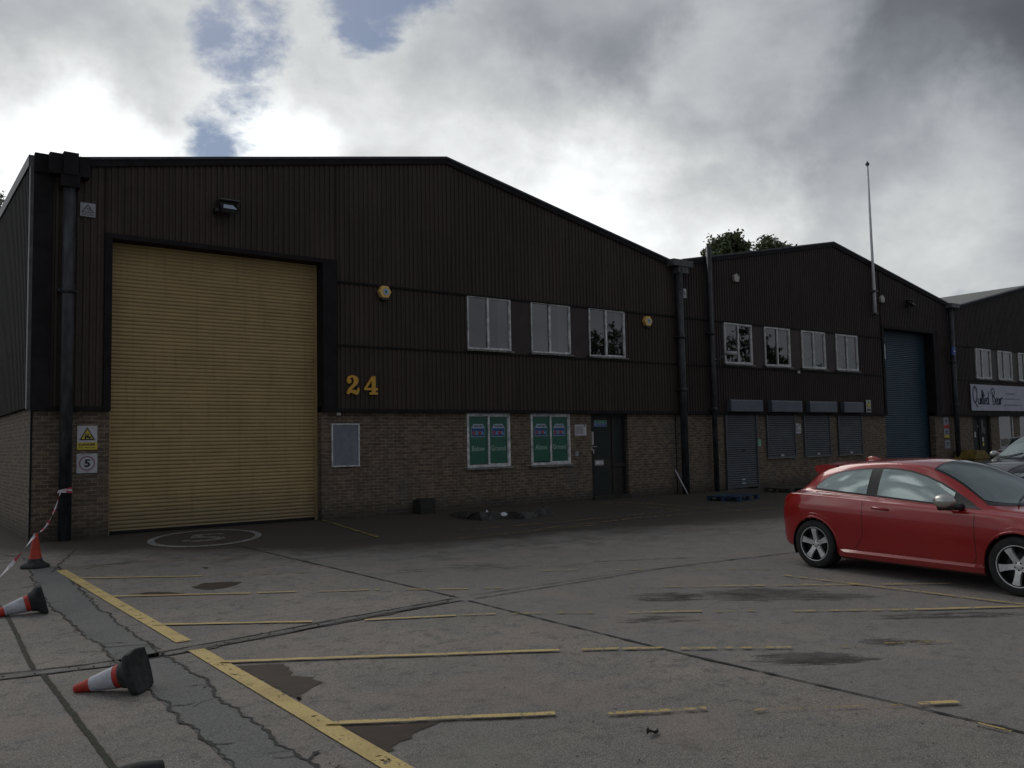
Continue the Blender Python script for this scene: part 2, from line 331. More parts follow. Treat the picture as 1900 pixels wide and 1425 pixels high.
def puddle():
    m, nt, b = newmat('wet_patch'); p = pos(nt); n = noise(nt, p, 6, 7, .7); n3 = noise(nt, p, 60, 4, .7)
    cc = mixc(nt, maprange(nt, n, .3, .7), c4((.036, .023, .014)), c4((.058, .038, .025)))
    cc = mixc(nt, maprange(nt, n3, .5, .7, 0, .5), cc, c4((.03, .023, .017)))
    nt.links.new(cc, b.inputs['Base Color']); b.inputs['Roughness'].default_value = .6; b.inputs['Specular IOR Level'].default_value = .2
    bump(nt, b, n3, .3, .004)
    a_ = nd(nt, 'ShaderNodeAttribute', attribute_name='core'); o_ = nt.nodes['Material Output']; tr = nd(nt, 'ShaderNodeBsdfTransparent'); mx = nd(nt, 'ShaderNodeMixShader')
    nt.links.new(maprange(nt, mth(nt, 'ADD', a_.outputs['Fac'], mth(nt, 'MULTIPLY', mth(nt, 'SUBTRACT', n, .5), 1.3)), .15, .85, 0, .93), mx.inputs[0]); nt.links.new(tr.outputs[0], mx.inputs[1]); nt.links.new(b.outputs[0], mx.inputs[2]); nt.links.new(mx.outputs[0], o_.inputs[0])
    return m
M['puddle'] = puddle()

# ------------------------------------------------------------------ mesh building
class MB:
    def __init__(s): s.v = []; s.f = []; s.m = []; s.mats = []; s.sm = []
    def mi(s, mat):
        if mat is None: return 0
        if mat not in s.mats: s.mats.append(mat)
        return s.mats.index(mat)
    def add(s, vs, fs, mat=None, smooth=False):
        o = len(s.v); s.v += [tuple(v) for v in vs]; k = s.mi(mat)
        for f in fs: s.f.append([i+o for i in f]); s.m.append(k); s.sm.append(smooth)
        return s
    def box(s, x0, x1, y0, y1, z0, z1, mat=None):
        v = [(x, y, z) for z in (z0, z1) for y in (y0, y1) for x in (x0, x1)]
        return s.add(v, [(0, 2, 3, 1), (4, 5, 7, 6), (0, 1, 5, 4), (2, 6, 7, 3), (0, 4, 6, 2), (1, 3, 7, 5)], mat)
    def quad(s, a, b, c, d, mat=None): return s.add([a, b, c, d], [(0, 1, 2, 3)], mat)
    def prism(s, poly, p0, p1, axis='y', mat=None):   # poly in the two other axes (x,z)/(y,z)/(x,y)
        def P(u, w, t): return {'y': (u, t, w), 'x': (t, u, w), 'z': (u, w, t)}[axis]
        n = len(poly); v = [P(u, w, p0) for u, w in poly]+[P(u, w, p1) for u, w in poly]
        f = [list(range(n)), list(range(2*n-1, n-1, -1))]+[(i, i+n, (i+1) % n+n, (i+1) % n) for i in range(n)]
        return s.add(v, f, mat)
    def tube(s, path, r, n=10, mat=None, cap=True, smooth=True):
        path = [Vector(p) for p in path]; rs = r if isinstance(r, (list, tuple)) else [r]*len(path)
        vs = []; ref = None
        for i, p in enumerate(path):
            t = (path[min(i+1, len(path)-1)]-path[max(i-1, 0)]).normalized()
            if ref is None: ref = Vector((0, 0, 1)) if abs(t.z) < .9 else Vector((1, 0, 0))
            a = (ref-t*ref.dot(t)).normalized(); b = t.cross(a); ref = a
            for k in range(n):
                g = 2*PI*k/n; vs.append(p+(a*math.cos(g)+b*math.sin(g))*rs[i])
        fs = []
        for i in range(len(path)-1):
            for k in range(n): fs.append((i*n+k, i*n+(k+1) % n, (i+1)*n+(k+1) % n, (i+1)*n+k))
        s.add(vs, fs, mat, smooth)
        if cap:
            L = (len(path)-1)*n
            s.add([vs[k] for k in range(n)], [list(range(n))[::-1]], mat); s.add([vs[L+k] for k in range(n)], [list(range(n))], mat)
        return s
    def lathe(s, prof, n=32, axis='z', mat=None, mats=None, smooth=True, c=(0, 0, 0)):
        vs = []
        for r, h in prof:
            for k in range(n):
                g = 2*PI*k/n
                x, y = r*math.cos(g), r*math.sin(g)
                vs.append({'z': (c[0]+x, c[1]+y, c[2]+h), 'y': (c[0]+x, c[1]+h, c[2]+y), 'x': (c[0]+h, c[1]+x, c[2]+y)}[axis])
        for i in range(len(prof)-1):
            fs = [(i*n+k, i*n+(k+1) % n, (i+1)*n+(k+1) % n, (i+1)*n+k) for k in range(n)]
            mm = mats[i] if mats else mat
            o = len(s.v)
            s.add(vs[i*n:(i+2)*n], [[a-i*n for a in f] for f in fs], mm, smooth)
        return s
    def build(s, name, mat=None, parent=None, origin=None, local=False, keep=False):
        me = bpy.data.meshes.new(name); O = Vector((0, 0, 0))
        if origin is not None: O = Vector(origin)
        elif parent is not None and not local:
            q = parent
            while q is not None: O = O+q.location; q = q.parent
        me.from_pydata([Vector(v)-O for v in s.v], [], s.f); 
        mats = s.mats or ([mat] if mat else [])
        if s.mats and mat and len(s.mats) == 0: mats = [mat]
        for m_ in mats: me.materials.append(m_)
        if len(s.mats): me.polygons.foreach_set('material_index', s.m)
        me.polygons.foreach_set('use_smooth', s.sm)
        me.update(); 
        bm = bmesh.new(); bm.from_mesh(me); bmesh.ops.remove_doubles(bm, verts=bm.verts, dist=1e-6)
        if not keep: bmesh.ops.recalc_face_normals(bm, faces=bm.faces)
        bm.to_mesh(me); bm.free()
        o = bpy.data.objects.new(name, me); C.objects.link(o)
        if origin is not None: o.location = O
        if parent is not None: o.parent = parent
        return o
def tag(o, label=None, cat=None, group=None, kind=None):
    if label: o['label'] = label
    if cat: o['category'] = cat
    if group: o['group'] = group
    if kind: o['kind'] = kind
    return o
def thing(name, label, cat, loc=(0, 0, 0), rz=0, group=None, rot=None):
    o = bpy.data.objects.new(name, None); C.objects.link(o); o.location = loc
    o.rotation_euler = rot or (0, 0, rz); o.empty_display_size = .2
    return tag(o, label, cat, group)
def bevel(o, w=.005, seg=2):
    m = o.modifiers.new('bevel', 'BEVEL'); m.width = w; m.segments = seg; m.limit_method = 'ANGLE'
    return o
_tc = {}
def glyphs(txt, shear=0, bold=0, spacing=1.0):
    k = (txt, shear, bold, spacing)
    if k in _tc: return _tc[k]
    cu = bpy.data.curves.new('t', 'FONT'); cu.body = txt; cu.size = 1; cu.shear = shear; cu.offset = bold; cu.space_character = spacing
    cu.resolution_u = 4; cu.fill_mode = 'BOTH'
    ob = bpy.data.objects.new('t', cu); C.objects.link(ob)
    dg = bpy.context.evaluated_depsgraph_get(); dg.update()
    me = ob.evaluated_get(dg).to_mesh(); vs = [tuple(v.co) for v in me.vertices]; fs = [tuple(p.vertices) for p in me.polygons]
    ob.evaluated_get(dg).to_mesh_clear(); bpy.data.objects.remove(ob); bpy.data.curves.remove(cu)
    x0 = min(v[0] for v in vs); x1 = max(v[0] for v in vs); y0 = min(v[1] for v in vs); y1 = max(v[1] for v in vs)
    vs = [((v[0]-x0)/(x1-x0), (v[1]-y0)/(y1-y0)) for v in vs]
    _tc[k] = (vs, fs); return vs, fs
def text(mb, txt, x0, x1, z0, z1, y, mat=None, **kw):    # lettering fitted in a rectangle on a plane facing -Y
    vs, fs = glyphs(txt, **kw)
    mb.add([(x0+u*(x1-x0), y, z0+w*(z1-z0)) for u, w in vs], fs, mat); return mb
def sheet(mb, x0, x1, z0, z1, y, mat=None): return mb.quad((x0, y, z0), (x1, y, z0), (x1, y, z1), (x0, y, z1), mat)
def wall_holes(mb, x0, x1, z0, z1, y, holes, depth=0.0, mat=None):
    xs = sorted({x0, x1}|{h[0] for h in holes}|{h[1] for h in holes}); zs = sorted({z0, z1}|{h[2] for h in holes}|{h[3] for h in holes})
    xs = [x for x in xs if x0 <= x <= x1]; zs = [z for z in zs if z0 <= z <= z1]
    for a, b in zip(xs, xs[1:]):
        for c, d in zip(zs, zs[1:]):
            mx, mz = (a+b)/2, (c+d)/2
            if any(h[0] < mx < h[1] and h[2] < mz < h[3] for h in holes): continue
            sheet(mb, a, b, c, d, y, mat)
    if depth:
        for h in holes:
            a, b, c, d = h; Y2 = y+depth
            mb.quad((a, y, c), (a, Y2, c), (a, Y2, d), (a, y, d), mat); mb.quad((b, y, c), (b, Y2, c), (b, Y2, d), (b, y, d), mat)
            if d < z1-.2: mb.quad((a, y, d), (b, y, d), (b, Y2, d), (a, Y2, d), mat)
            if c > z0+.01: mb.quad((a, y, c), (b, y, c), (b, Y2, c), (a, Y2, c), mat)
    return mb

# ------------------------------------------------------------------ camera, light, sky
cam = bpy.data.cameras.new('camera'); co = bpy.data.objects.new('camera', cam); C.objects.link(co); S.camera = co
cam.sensor_width = 36; cam.lens = F/1900*36; cam.clip_end = 3000; cam.clip_start = .05
co.matrix_world = Matrix.Translation((0, 0, H)) @ ROT.to_4x4()
S.render.resolution_x = 1024; S.render.resolution_y = 768

SUN_AZ, SUN_EL = 78.0, 44.0       # degrees from +X, anticlockwise; above the horizon
sd = Vector((math.cos(R(SUN_AZ))*math.cos(R(SUN_EL)), math.sin(R(SUN_AZ))*math.cos(R(SUN_EL)), math.sin(R(SUN_EL))))
L = bpy.data.lights.new('sun', 'SUN'); L.energy = .62; L.angle = R(24); L.color = (1, .96, .9)
lo = bpy.data.objects.new('sun', L); C.objects.link(lo); lo.rotation_euler = (-sd).to_track_quat('-Z', 'Y').to_euler()
lo.location = (0, 0, 30)

w = bpy.data.worlds.new('World'); S.world = w; w.use_nodes = True; nt = w.node_tree; nt.nodes.clear()
out = nd(nt, 'ShaderNodeOutputWorld')
sky = nd(nt, 'ShaderNodeTexSky', sky_type='NISHITA'); sky.sun_disc = False
sky.sun_elevation = R(SUN_EL); sky.sun_rotation = R(90-SUN_AZ); sky.air_density = 1.0; sky.dust_density = .6; sky.ozone_density = 2.0
bg1 = nd(nt, 'ShaderNodeBackground'); bg1.inputs[1].default_value = .055
nt.links.new(sky.outputs[0], bg1.inputs[0])
tc = nd(nt, 'ShaderNodeTexCoord').outputs['Generated']
sp = nd(nt, 'ShaderNodeSeparateXYZ'); nt.links.new(tc, sp.inputs[0])
zz = mth(nt, 'ADD', mth(nt, 'MAXIMUM', sp.outputs[2], 0.0), .30)
cb = nd(nt, 'ShaderNodeCombineXYZ'); nt.links.new(mth(nt, 'DIVIDE', sp.outputs[0], zz), cb.inputs[0]); nt.links.new(mth(nt, 'DIVIDE', sp.outputs[1], zz), cb.inputs[1]); cb.inputs[2].default_value = .37
deck = cb.outputs[0]
wcol = noise(nt, tc, 3.2, 6, .62, 0, out=1)
wv = nd(nt, 'ShaderNodeVectorMath', operation='SUBTRACT'); nt.links.new(wcol, wv.inputs[0]); wv.inputs[1].default_value = (.5, .5, .5)
ws = nd(nt, 'ShaderNodeVectorMath', operation='SCALE'); nt.links.new(wv.outputs[0], ws.inputs[0]); ws.inputs['Scale'].default_value = .26
wa = nd(nt, 'ShaderNodeVectorMath', operation='ADD'); nt.links.new(tc, wa.inputs[0]); nt.links.new(ws.outputs[0], wa.inputs[1])
wn = nd(nt, 'ShaderNodeVectorMath', operation='NORMALIZE'); nt.links.new(wa.outputs[0], wn.inputs[0])
wv2 = nd(nt, 'ShaderNodeVectorMath', operation='SCALE'); nt.links.new(wv.outputs[0], wv2.inputs[0]); wv2.inputs['Scale'].default_value = .07
wa2 = nd(nt, 'ShaderNodeVectorMath', operation='ADD'); nt.links.new(tc, wa2.inputs[0]); nt.links.new(wv2.outputs[0], wa2.inputs[1])
wn2 = nd(nt, 'ShaderNodeVectorMath', operation='NORMALIZE'); nt.links.new(wa2.outputs[0], wn2.inputs[0])
def lobe(px, py, rdeg, amp, inner=.1, wn=wn, d=None):
    d = d or ray(px, py).normalized()
    n = nd(nt, 'ShaderNodeVectorMath', operation='DOT_PRODUCT'); nt.links.new(wn.outputs[0], n.inputs[0]); n.inputs[1].default_value = d
    return mth(nt, 'MULTIPLY', maprange(nt, n.outputs['Value'], math.cos(R(rdeg)), math.cos(R(rdeg*inner))), amp)
n1 = noise(nt, deck, 1.25, 9, .56, .2); n2 = noise(nt, mapping(nt, tc, (1, 1, 1.5)), 4.2, 10, .58, .25); n3 = noise(nt, mapping(nt, tc, (1, 1, 2.0)), 13, 8, .62, .3); n0 = noise(nt, deck, .35, 3, .5)
Lc = mth(nt, 'ADD', .13, mth(nt, 'MULTIPLY', n0, .26))
for a in ((150, 300, 62, .30), (-70, 420, 13, .55), (190, 330, 6, .22), (540, 290, 5, .40), (330, 300, 5, .30), (950, 400, 13, .24), (1180, 420, 12, .42), (1600, 440, 14, .26), (1850, 380, 10, .20), (1430, 60, 6, .22), (1130, 360, 6, .10),
          (560, 130, 9, .16), (250, 60, 9, .08), (800, 130, 8, .10), (300, 180, 8, .06), (1230, 240, 4, .06),
          (1800, 160, 16, -.13), (1420, 220, 12, -.12), (1060, 60, 9, -.13), (1300, 340, 5, -.08), (60, 10, 7, -.16), (900, 60, 6, -.06)):
    Lc = mth(nt, 'ADD', Lc, lobe(*a))
dl_ = Vector((-.74, .42, .42)).normalized(); Lc = mth(nt, 'ADD', Lc, lobe(0, 0, 40, .16, d=dl_))
for az_, el_, r_, am in ((128, 20, 7, .9), (141, 17, 8, .8), (118, 28, 5, .6), (132, 31, 4, .5), (124, 41, 4, .7), (138, 44, 5, -.1), (113, 46, 4, .5), (128, 52, 5, .6), (150, 32, 6, .6), (144, 40, 3, .6), (106, 36, 4, .5), (160, 22, 8, .4), (118, 58, 6, .6), (134, 37, 3, .4), (120, 34, 3, .4), (140, 56, 6, .4)):
    Lc = mth(nt, 'ADD', Lc, lobe(0, 0, r_, am, d=Vector((math.cos(R(az_))*math.cos(R(el_)), math.sin(R(az_))*math.cos(R(el_)), math.sin(R(el_))))))
tex = mth(nt, 'ADD', mth(nt, 'MULTIPLY', maprange(nt, n1, .3, .7, smooth=False), .37), mth(nt, 'MULTIPLY', maprange(nt, n2, .3, .7), .31))
tex = mth(nt, 'ADD', tex, mth(nt, 'MULTIPLY', mth(nt, 'SUBTRACT', n3, .5), .30))
Lc = mth(nt, 'MULTIPLY', Lc, mth(nt, 'ADD', tex, .63))
Lc = mth(nt, 'MAXIMUM', Lc, .12)
tint = mixc(nt, maprange(nt, Lc, .1, .75), (.90, .97, 1.10, 1), (.975, 1.0, 1.0, 1))
vm = nd(nt, 'ShaderNodeVectorMath', operation='SCALE'); nt.links.new(tint, vm.inputs[0]); nt.links.new(Lc, vm.inputs['Scale'])
bg2 = nd(nt, 'ShaderNodeBackground'); nt.links.new(vm.outputs[0], bg2.inputs[0]); bg2.inputs[1].default_value = 1.0
hole = None
for a in ((430, 40, 4.3, 1.15), (680, -5, 4.6, 1.05), (790, 15, 2.8, .95), (430, 215, 3.6, .75), (400, 262, 2.4, .85)):
    h_ = lobe(*a, wn=wn2); hole = h_ if hole is None else mth(nt, 'MAXIMUM', hole, h_)
n4 = noise(nt, mapping(nt, tc, (1, 1, 1.6)), 8, 12, .64, .15)
hole = maprange(nt, mth(nt, 'ADD', hole, mth(nt, 'MULTIPLY', mth(nt, 'SUBTRACT', n4, .5), 3.4)), .45, 1.25)
ms = nd(nt, 'ShaderNodeMixShader'); nt.links.new(hole, ms.inputs[0]); nt.links.new(bg2.outputs[0], ms.inputs[1]); nt.links.new(bg1.outputs[0], ms.inputs[2])
nt.links.new(ms.outputs[0], out.inputs[0])

S.view_settings.view_transform = 'Standard'; S.view_settings.look = 'None'; S.view_settings.exposure = 0; S.view_settings.gamma = 1
S.view_settings.use_curve_mapping = False
S.render.engine = 'CYCLES'; S.cycles.max_bounces = 6; S.cycles.use_denoising = True

# ------------------------------------------------------------------ the yard
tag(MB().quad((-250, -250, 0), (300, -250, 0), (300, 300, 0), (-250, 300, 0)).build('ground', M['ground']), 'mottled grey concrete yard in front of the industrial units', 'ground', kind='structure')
def strip(mb, pts, wd, z, jit=0.0, step=None, mat=None, taper=False):
    P = [Vector((p[0], p[1], 0)) for p in pts]
    if step:
        Q = [P[0]]
        for a, b in zip(P, P[1:]):
            n = max(1, int((b-a).length/step))
            for i in range(1, n+1): Q.append(a.lerp(b, i/n))
        P = Q
    vs = []; n = len(P); wob = 0.0
    for i, p in enumerate(P):
        t = (P[min(i+1, n-1)]-P[max(i-1, 0)]).normalized(); q = Vector((-t.y, t.x, 0))
        wob = .65*wob+random.uniform(-jit, jit)*.8; c = p+q*wob; ww = wd*.5*(1 if not jit else (random.uniform(.45, 1.25)*(1+1.2*max(0, random.gauss(-.8, .8))) if jit > .0065 or wd < .03 else random.uniform(.86, 1.12)))
        if taper and i in (0, n-1): ww *= .2
        vs += [(c.x+q.x*ww, c.y+q.y*ww, z), (c.x-q.x*ww, c.y-q.y*ww, z)]
    return mb.add(vs, [(2*i, 2*i+1, 2*i+3, 2*i+2) for i in range(n-1)], mat)
crL = [(52, 1050), (57, 1064), (71, 1087), (76, 1106), (90, 1122), (107, 1135), (133, 1157), (158, 1176), (189, 1201), (208, 1217), (227, 1233), (252, 1258), (281, 1283), (303, 1305), (328, 1330), (373, 1365), (404, 1400), (440, 1430), (520, 1500)]
crR = [(108, 1052), (142, 1089), (161, 1106), (177, 1122), (205, 1144), (234, 1169), (265, 1188), (281, 1201), (309, 1217), (335, 1233), (373, 1261), (395, 1280), (423, 1305), (467, 1334), (505, 1365), (543, 1394), (587, 1422), (690, 1500)]
gl = [G(*p) for p in crL]; gr = [G(*p) for p in crR]
mb = MB(); n_ = 60
def along(pts, t):
    y = pts[0][1]+(pts[-1][1]-pts[0][1])*t
    for a, b in zip(pts, pts[1:]):
        if (a[1]-y)*(b[1]-y) <= 0 and a[1] != b[1]: k = (y-a[1])/(b[1]-a[1]); return (a[0]+(b[0]-a[0])*k, y)
    return pts[-1]
vs = []
for i in range(n_+1):
    a = along(gl, i/n_); b = along(gr, i/n_); vs += [(a[0], a[1], .004), (b[0], b[1], .004)]
mb.add(vs, [(2*i, 2*i+1, 2*i+3, 2*i+2) for i in range(n_)])
tag(mb.build('tarmac_strip', M['asphalt']), 'dark tarmac trench strip between two ragged cracks on the left', 'road', kind='structure')
mb = MB()
strip(mb, gl, .017, .008, .026, .05); strip(mb, gr, .022, .008, .028, .045)
random.seed(17)
for gg in (gl, gr):
    for k in range(16):
        t = random.random(); c = along(gg, t); a0 = random.choice((0, PI))+random.uniform(-.9, .9); l1 = random.uniform(.04, .16)
        q1 = (c[0]+l1*math.cos(a0), c[1]+l1*math.sin(a0)); q2 = (q1[0]+l1*.7*math.cos(a0+random.uniform(-1, 1)), q1[1]+l1*.7*math.sin(a0+random.uniform(-1, 1)))
        strip(mb, [c, q1, q2], random.uniform(.006, .016), .0083, .006, .03, taper=True)
for a, b in (((190, 1203), (285, 1196)), ((285, 1196), (300, 1205)), ((140, 1020), (95, 1062)), ((0, 1028), (60, 1040)), ((1290, 1035), (1100, 1043))):
    strip(mb, [G(*a), G(*b)], .018, .008, .02, .07)
tag(mb.build('ground_cracks', M['joint']), 'ragged dark cracks along the tarmac strip', 'crack', kind='structure')
mb = MB()
strip(mb, [(5.27, 16.5), (5.30, 8.15)], .026, .008, .004, .08); strip(mb, [(5.28, 7.95), (5.24, 4.9), (5.30, 2.2), (5.3, -12)], .026, .008, .004, .08)
strip(mb, [G(880, 1112), G(1060, 1083), G(1250, 1052), G(1470, 1026), G(1560, 1014), (22, 7.6)], .022, .008, .004, .08)
strip(mb, [G(870, 1106), G(1060, 1078), G(1180, 1060), G(1290, 1049)], .012, .008, .006, .15)
strip(mb, [G(105, 1057), G(230, 1045), G(500, 1021), G(700, 1000)], .02, .006, .006, .15)
tag(mb.build('concrete_joints', M['joint']), 'straight tar joints between concrete slabs', 'joint', kind='structure')
mb = MB()
strip(mb, [G(-30, 1085), G(18, 1152), G(62, 1243)], .036, .008, .004, .05)
strip(mb, [G(80, 1253), G(210, 1425), (1.07, 3.5)], .036, .008, .004, .05)
tag(mb.build('mossy_joint', M['moss']), 'mossy slab joint at the left edge', 'joint', kind='structure')
# drain channel: two slots with a silted floor
ch = [G(-260, 1285), G(0, 1257), G(210, 1232), G(350, 1206), G(500, 1178), G(660, 1147), G(850, 1113)]
tag(strip(MB(), ch, .17, .004, 0, .3).build('drain_channel', M['drain']), 'shallow concrete drainage channel crossing the yard', 'channel', kind='structure')
mb = MB()
def off(pts, d): 
    r_ = []
    for i, p in enumerate(pts):
        a = pts[max(0, i-1)]; b = pts[min(len(pts)-1, i+1)]; t = Vector((b[0]-a[0], b[1]-a[1])).normalized(); r_.append((p[0]-t.y*d, p[1]+t.x*d))
    return r_
strip(mb, off(ch, .085), .030, .008, .010, .08); strip(mb, off(ch, -.085), .026, .008, .010, .08)
tag(mb.build('channel_slots', M['joint']), 'dark slots either side of the drainage channel', 'channel', kind='structure')
tag(strip(MB(), [G(330, 1214), G(420, 1195), G(560, 1170), G(835, 1117)], .07, .008, .012, .12, taper=True).build('channel_silt', M['silt']), 'brown silt in the drainage channel', 'silt', kind='structure')

def blob(name, pts, z, mat, jit=.02):
    P = [Vector((*G(*p), 0)) for p in pts]; Q = []
    for a, b in zip(P, P[1:]+P[:1]):
        n = max(1, int((b-a).length/.06))
        for i in range(n): Q.append(a.lerp(b, i/n)+Vector((random.uniform(-jit, jit), random.uniform(-jit, jit), 0)))
    bm = bmesh.new(); f = bm.faces.new([bm.verts.new((q.x, q.y, z)) for q in Q]); bmesh.ops.triangulate(bm, faces=[f])
    bd_ = {v.index for v in bm.verts}
    bmesh.ops.inset_region(bm, faces=bm.faces[:], thickness=.035, use_boundary=True); bm.verts.index_update()
    on = [v.is_boundary for v in bm.verts]
    me = bpy.data.meshes.new(name); bm.to_mesh(me); bm.free(); at = me.attributes.new('core', 'FLOAT', 'POINT'); at.data.foreach_set('value', [0.0 if b_ else 1.0 for b_ in on]); me.materials.append(mat); o = bpy.data.objects.new(name, me); C.objects.link(o); return o
for pts, lb in ((((432, 1236), (500, 1232), (531, 1232), (547, 1247), (540, 1253), (580, 1256), (600, 1267), (585, 1278), (562, 1288), (556, 1303), (520, 1285), (470, 1258)), 'brown wet patch beside the broad yellow line, the larger one'),
                (((628, 1350), (700, 1346), (823, 1341), (800, 1353), (770, 1362), (768, 1370), (740, 1378), (733, 1396), (712, 1398), (670, 1375)), 'brown wet patch under the nearest bay line'),
                (((354, 1089), (380, 1082), (410, 1080), (452, 1080), (440, 1086), (415, 1092), (390, 1095), (362, 1094)), 'brown wet patch between two bay lines'),
                (((240, 1103), (270, 1099), (300, 1098), (345, 1101), (330, 1104)), 'thin brown wet patch along a bay line'),
                (((372, 1054), (380, 1052), (390, 1053), (382, 1056)), 'smallest wet spot near the painted roundel')):
    tag(blob('puddle', pts, .005, M['puddle']), lb, 'puddle', 'wet patches on the concrete', 'structure')

# painted markings
_lz = [.0098]
def line(pts, wd, mat, name='painted_line'):
    _lz[0] += .0003; z = _lz[0]; return tag(strip(MB(), [G(*p) for p in pts], wd*.88, z, .006, .12).build(name, mat), 'worn yellow line painted on the concrete', 'road marking', 'yellow lines painted on the yard', 'structure')
for y0, y1 in ((14.05, 8.02), (7.62, -4)):
    mb = MB(); strip(mb, [(2.28, y0), (2.28, (y0+y1)/2), (2.29, y1)], .135, .0085, 0, .3); tag(mb.build('painted_line', M['line']), 'broad yellow line at the left end of the parking bays', 'road marking', 'yellow lines painted on the yard', 'structure')
for pts, wd, mt in (
    ([(104, 1059), (331, 1040), (470, 1037)], .05, 'line3'), ([(331, 1040), (500, 1024)], .04, 'line3'),
    ([(140, 1074), (375, 1070)], .07, 'line'), ([(375, 1070), (567, 1063)], .06, 'line3'),
    ([(203, 1108), (465, 1102)], .07, 'line'), ([(478, 1101), (548, 1099)], .06, 'line'), ([(592, 1099), (703, 1095)], .06, 'line2'), ([(754, 1095), (868, 1094)], .055, 'line2'), ([(901, 1093), (931, 1092)], .05, 'line2'),
    ([(1142, 1059), (1195, 1058)], .05, 'line2'), ([(1285, 1058), (1428, 1057)], .05, 'line3'), ([(1000, 1060), (1070, 1059)], .05, 'line2'),
    ([(285, 1161), (580, 1155)], .07, 'line'), ([(677, 1152), (846, 1144)], .06, 'line'), ([(859, 1143), (920, 1141)], .05, 'line2'), ([(935, 1141), (1012, 1139)], .05, 'line2'), ([(1030, 1139), (1100, 1139)], .05, 'line3'),
    ([(1163, 1139), (1302, 1136)], .05, 'line2'), ([(1323, 1137), (1400, 1135)], .05, 'line3'), ([(1475, 1136), (1700, 1133)], .055, 'line2'), ([(1700, 1133), (1960, 1126)], .06, 'line'),
    ([(1146, 1091), (1323, 1090)], .045, 'line3'), ([(1327, 1089), (1765, 1085)], .05, 'line2'), ([(1454, 1069), (1600, 1087), (1960, 1131)], .055, 'line2'),
    ([(408, 1231), (1038, 1209)], .068, 'line'), ([(1078, 1208), (1230, 1205)], .06, 'line2'), ([(1264, 1206), (1470, 1204)], .055, 'line2'), ([(1538, 1203), (1614, 1203)], .045, 'line3'), ([(1640, 1197), (1800, 1193)], .04, 'line3'),
    ([(605, 1347), (1030, 1328)], .065, 'line'), ([(1129, 1329), (1310, 1318)], .055, 'line2'), ([(1399, 1323), (1426, 1321)], .035, 'line2'), ([(1430, 1321), (1690, 1312)], .02, 'line3'),
    ([(1706, 1311), (1778, 1307)], .055, 'line'), ([(1803, 1344), (1877, 1363)], .03, 'line2'),
    ([(588, 963), (703, 999)], .09, 'line3'), ([(850, 1001), (985, 987), (1100, 976)], .07, 'line3'), ([(850, 986), (1040, 970), (1265, 948), (1455, 931)], .07, 'line3'),
    ([(1000, 983), (1190, 962), (1440, 943)], .07, 'line3'), ([(1110, 935), (1275, 948)], .07, 'line3'), ([(1115, 934), (1180, 933), (1310, 944)], .07, 'line3'), ([(1150, 933), (1400, 950)], .06, 'line3'), ([(1360, 968), (1435, 966)], .05, 'line3'), ([(1410, 985), (1440, 984)], .05, 'line3')):
    line(pts, wd, M[mt])
# roundel: elongated oval with a worn 5
cxr, cyr = G(382, 998); ax = Vector((.363, .932)).normalized(); px_ = Vector((ax.y, -ax.x)); A_, B_ = 1.04, 1.66
mb = MB(); vs = []
for k in range(72):
    g = 2*PI*k/72
    for q in (1.0, .0):
        a, b = (A_, B_) if q else (A_-.13, B_-.22)
        v = ax*(b*math.sin(g))+px_*(a*math.cos(g)); vs.append((cxr+v.x, cyr+v.y, .0085))
mb.add(vs, [(2*k, 2*k+1, (2*k+3) % 144, (2*k+2) % 144) for k in range(72)])
rd = mb.build('painted_roundel', M['roundel']); tag(rd, 'worn white oval roundel with a faded 5 painted before the yellow shutter', 'road marking', kind='structure')
gv, gf = glyphs('5', 0, .02)
tag(MB().add([(cxr+(px_*((u-.5)*.75)+ax*((w_-.5)*1.5)).x, cyr+(px_*((u-.5)*.75)+ax*((w_-.5)*1.5)).y, .0085) for u, w_ in gv], gf).build('painted_numeral', M['roundel2'], rd), None)

# ------------------------------------------------------------------ buildings
PITCH = .128
def ribs(mb, x0, x1, zlo, zhi, y=YC, dep=.025, mat=None, pitch=PITCH):     # vertical trapezoidal sheet, zlo/zhi functions of x
    prof = [(0, 0), (.42, 0), (.52, -1), (.90, -1), (1.0, 0)]
    xs = []
    n = int((x1-x0)/pitch)+2
    k0 = math.floor(x0/pitch)
    for k in range(k0, k0+n):
        for u, d in prof[:-1]:
            x = (k+u)*pitch
            if x0 < x < x1: xs.append((x, d))
    xs = [(x0, 0)]+xs+[(x1, 0)]
    vs = []
    for x, d in xs: vs += [(x, y+d*dep, zlo(x)), (x, y+d*dep, zhi(x))]
    mb.add(vs, [(2*i, 2*i+2, 2*i+3, 2*i+1) for i in range(len(xs)-1)], mat)
def lath(mb, x0, x1, z0, z1, y, pitch=.078, dep=.024, mat=None):
    n = int(round((z1-z0)/pitch)); pitch = (z1-z0)/n
    vs = []; j = 0
    for i in range(n):
        for u, d in ((0, 0), (.10, -.6), (.3, -1), (.6, -1), (.85, -.5), (.93, 0)):
            z = z0+(i+u)*pitch; vs += [(x0, y+d*dep, z), (x1, y+d*dep, z)]; j += 1
    vs += [(x0, y, z1), (x1, y, z1)]; j += 1
    return mb.add(vs, [(2*i, 2*i+1, 2*i+3, 2*i+2) for i in range(j-1)], mat, False)

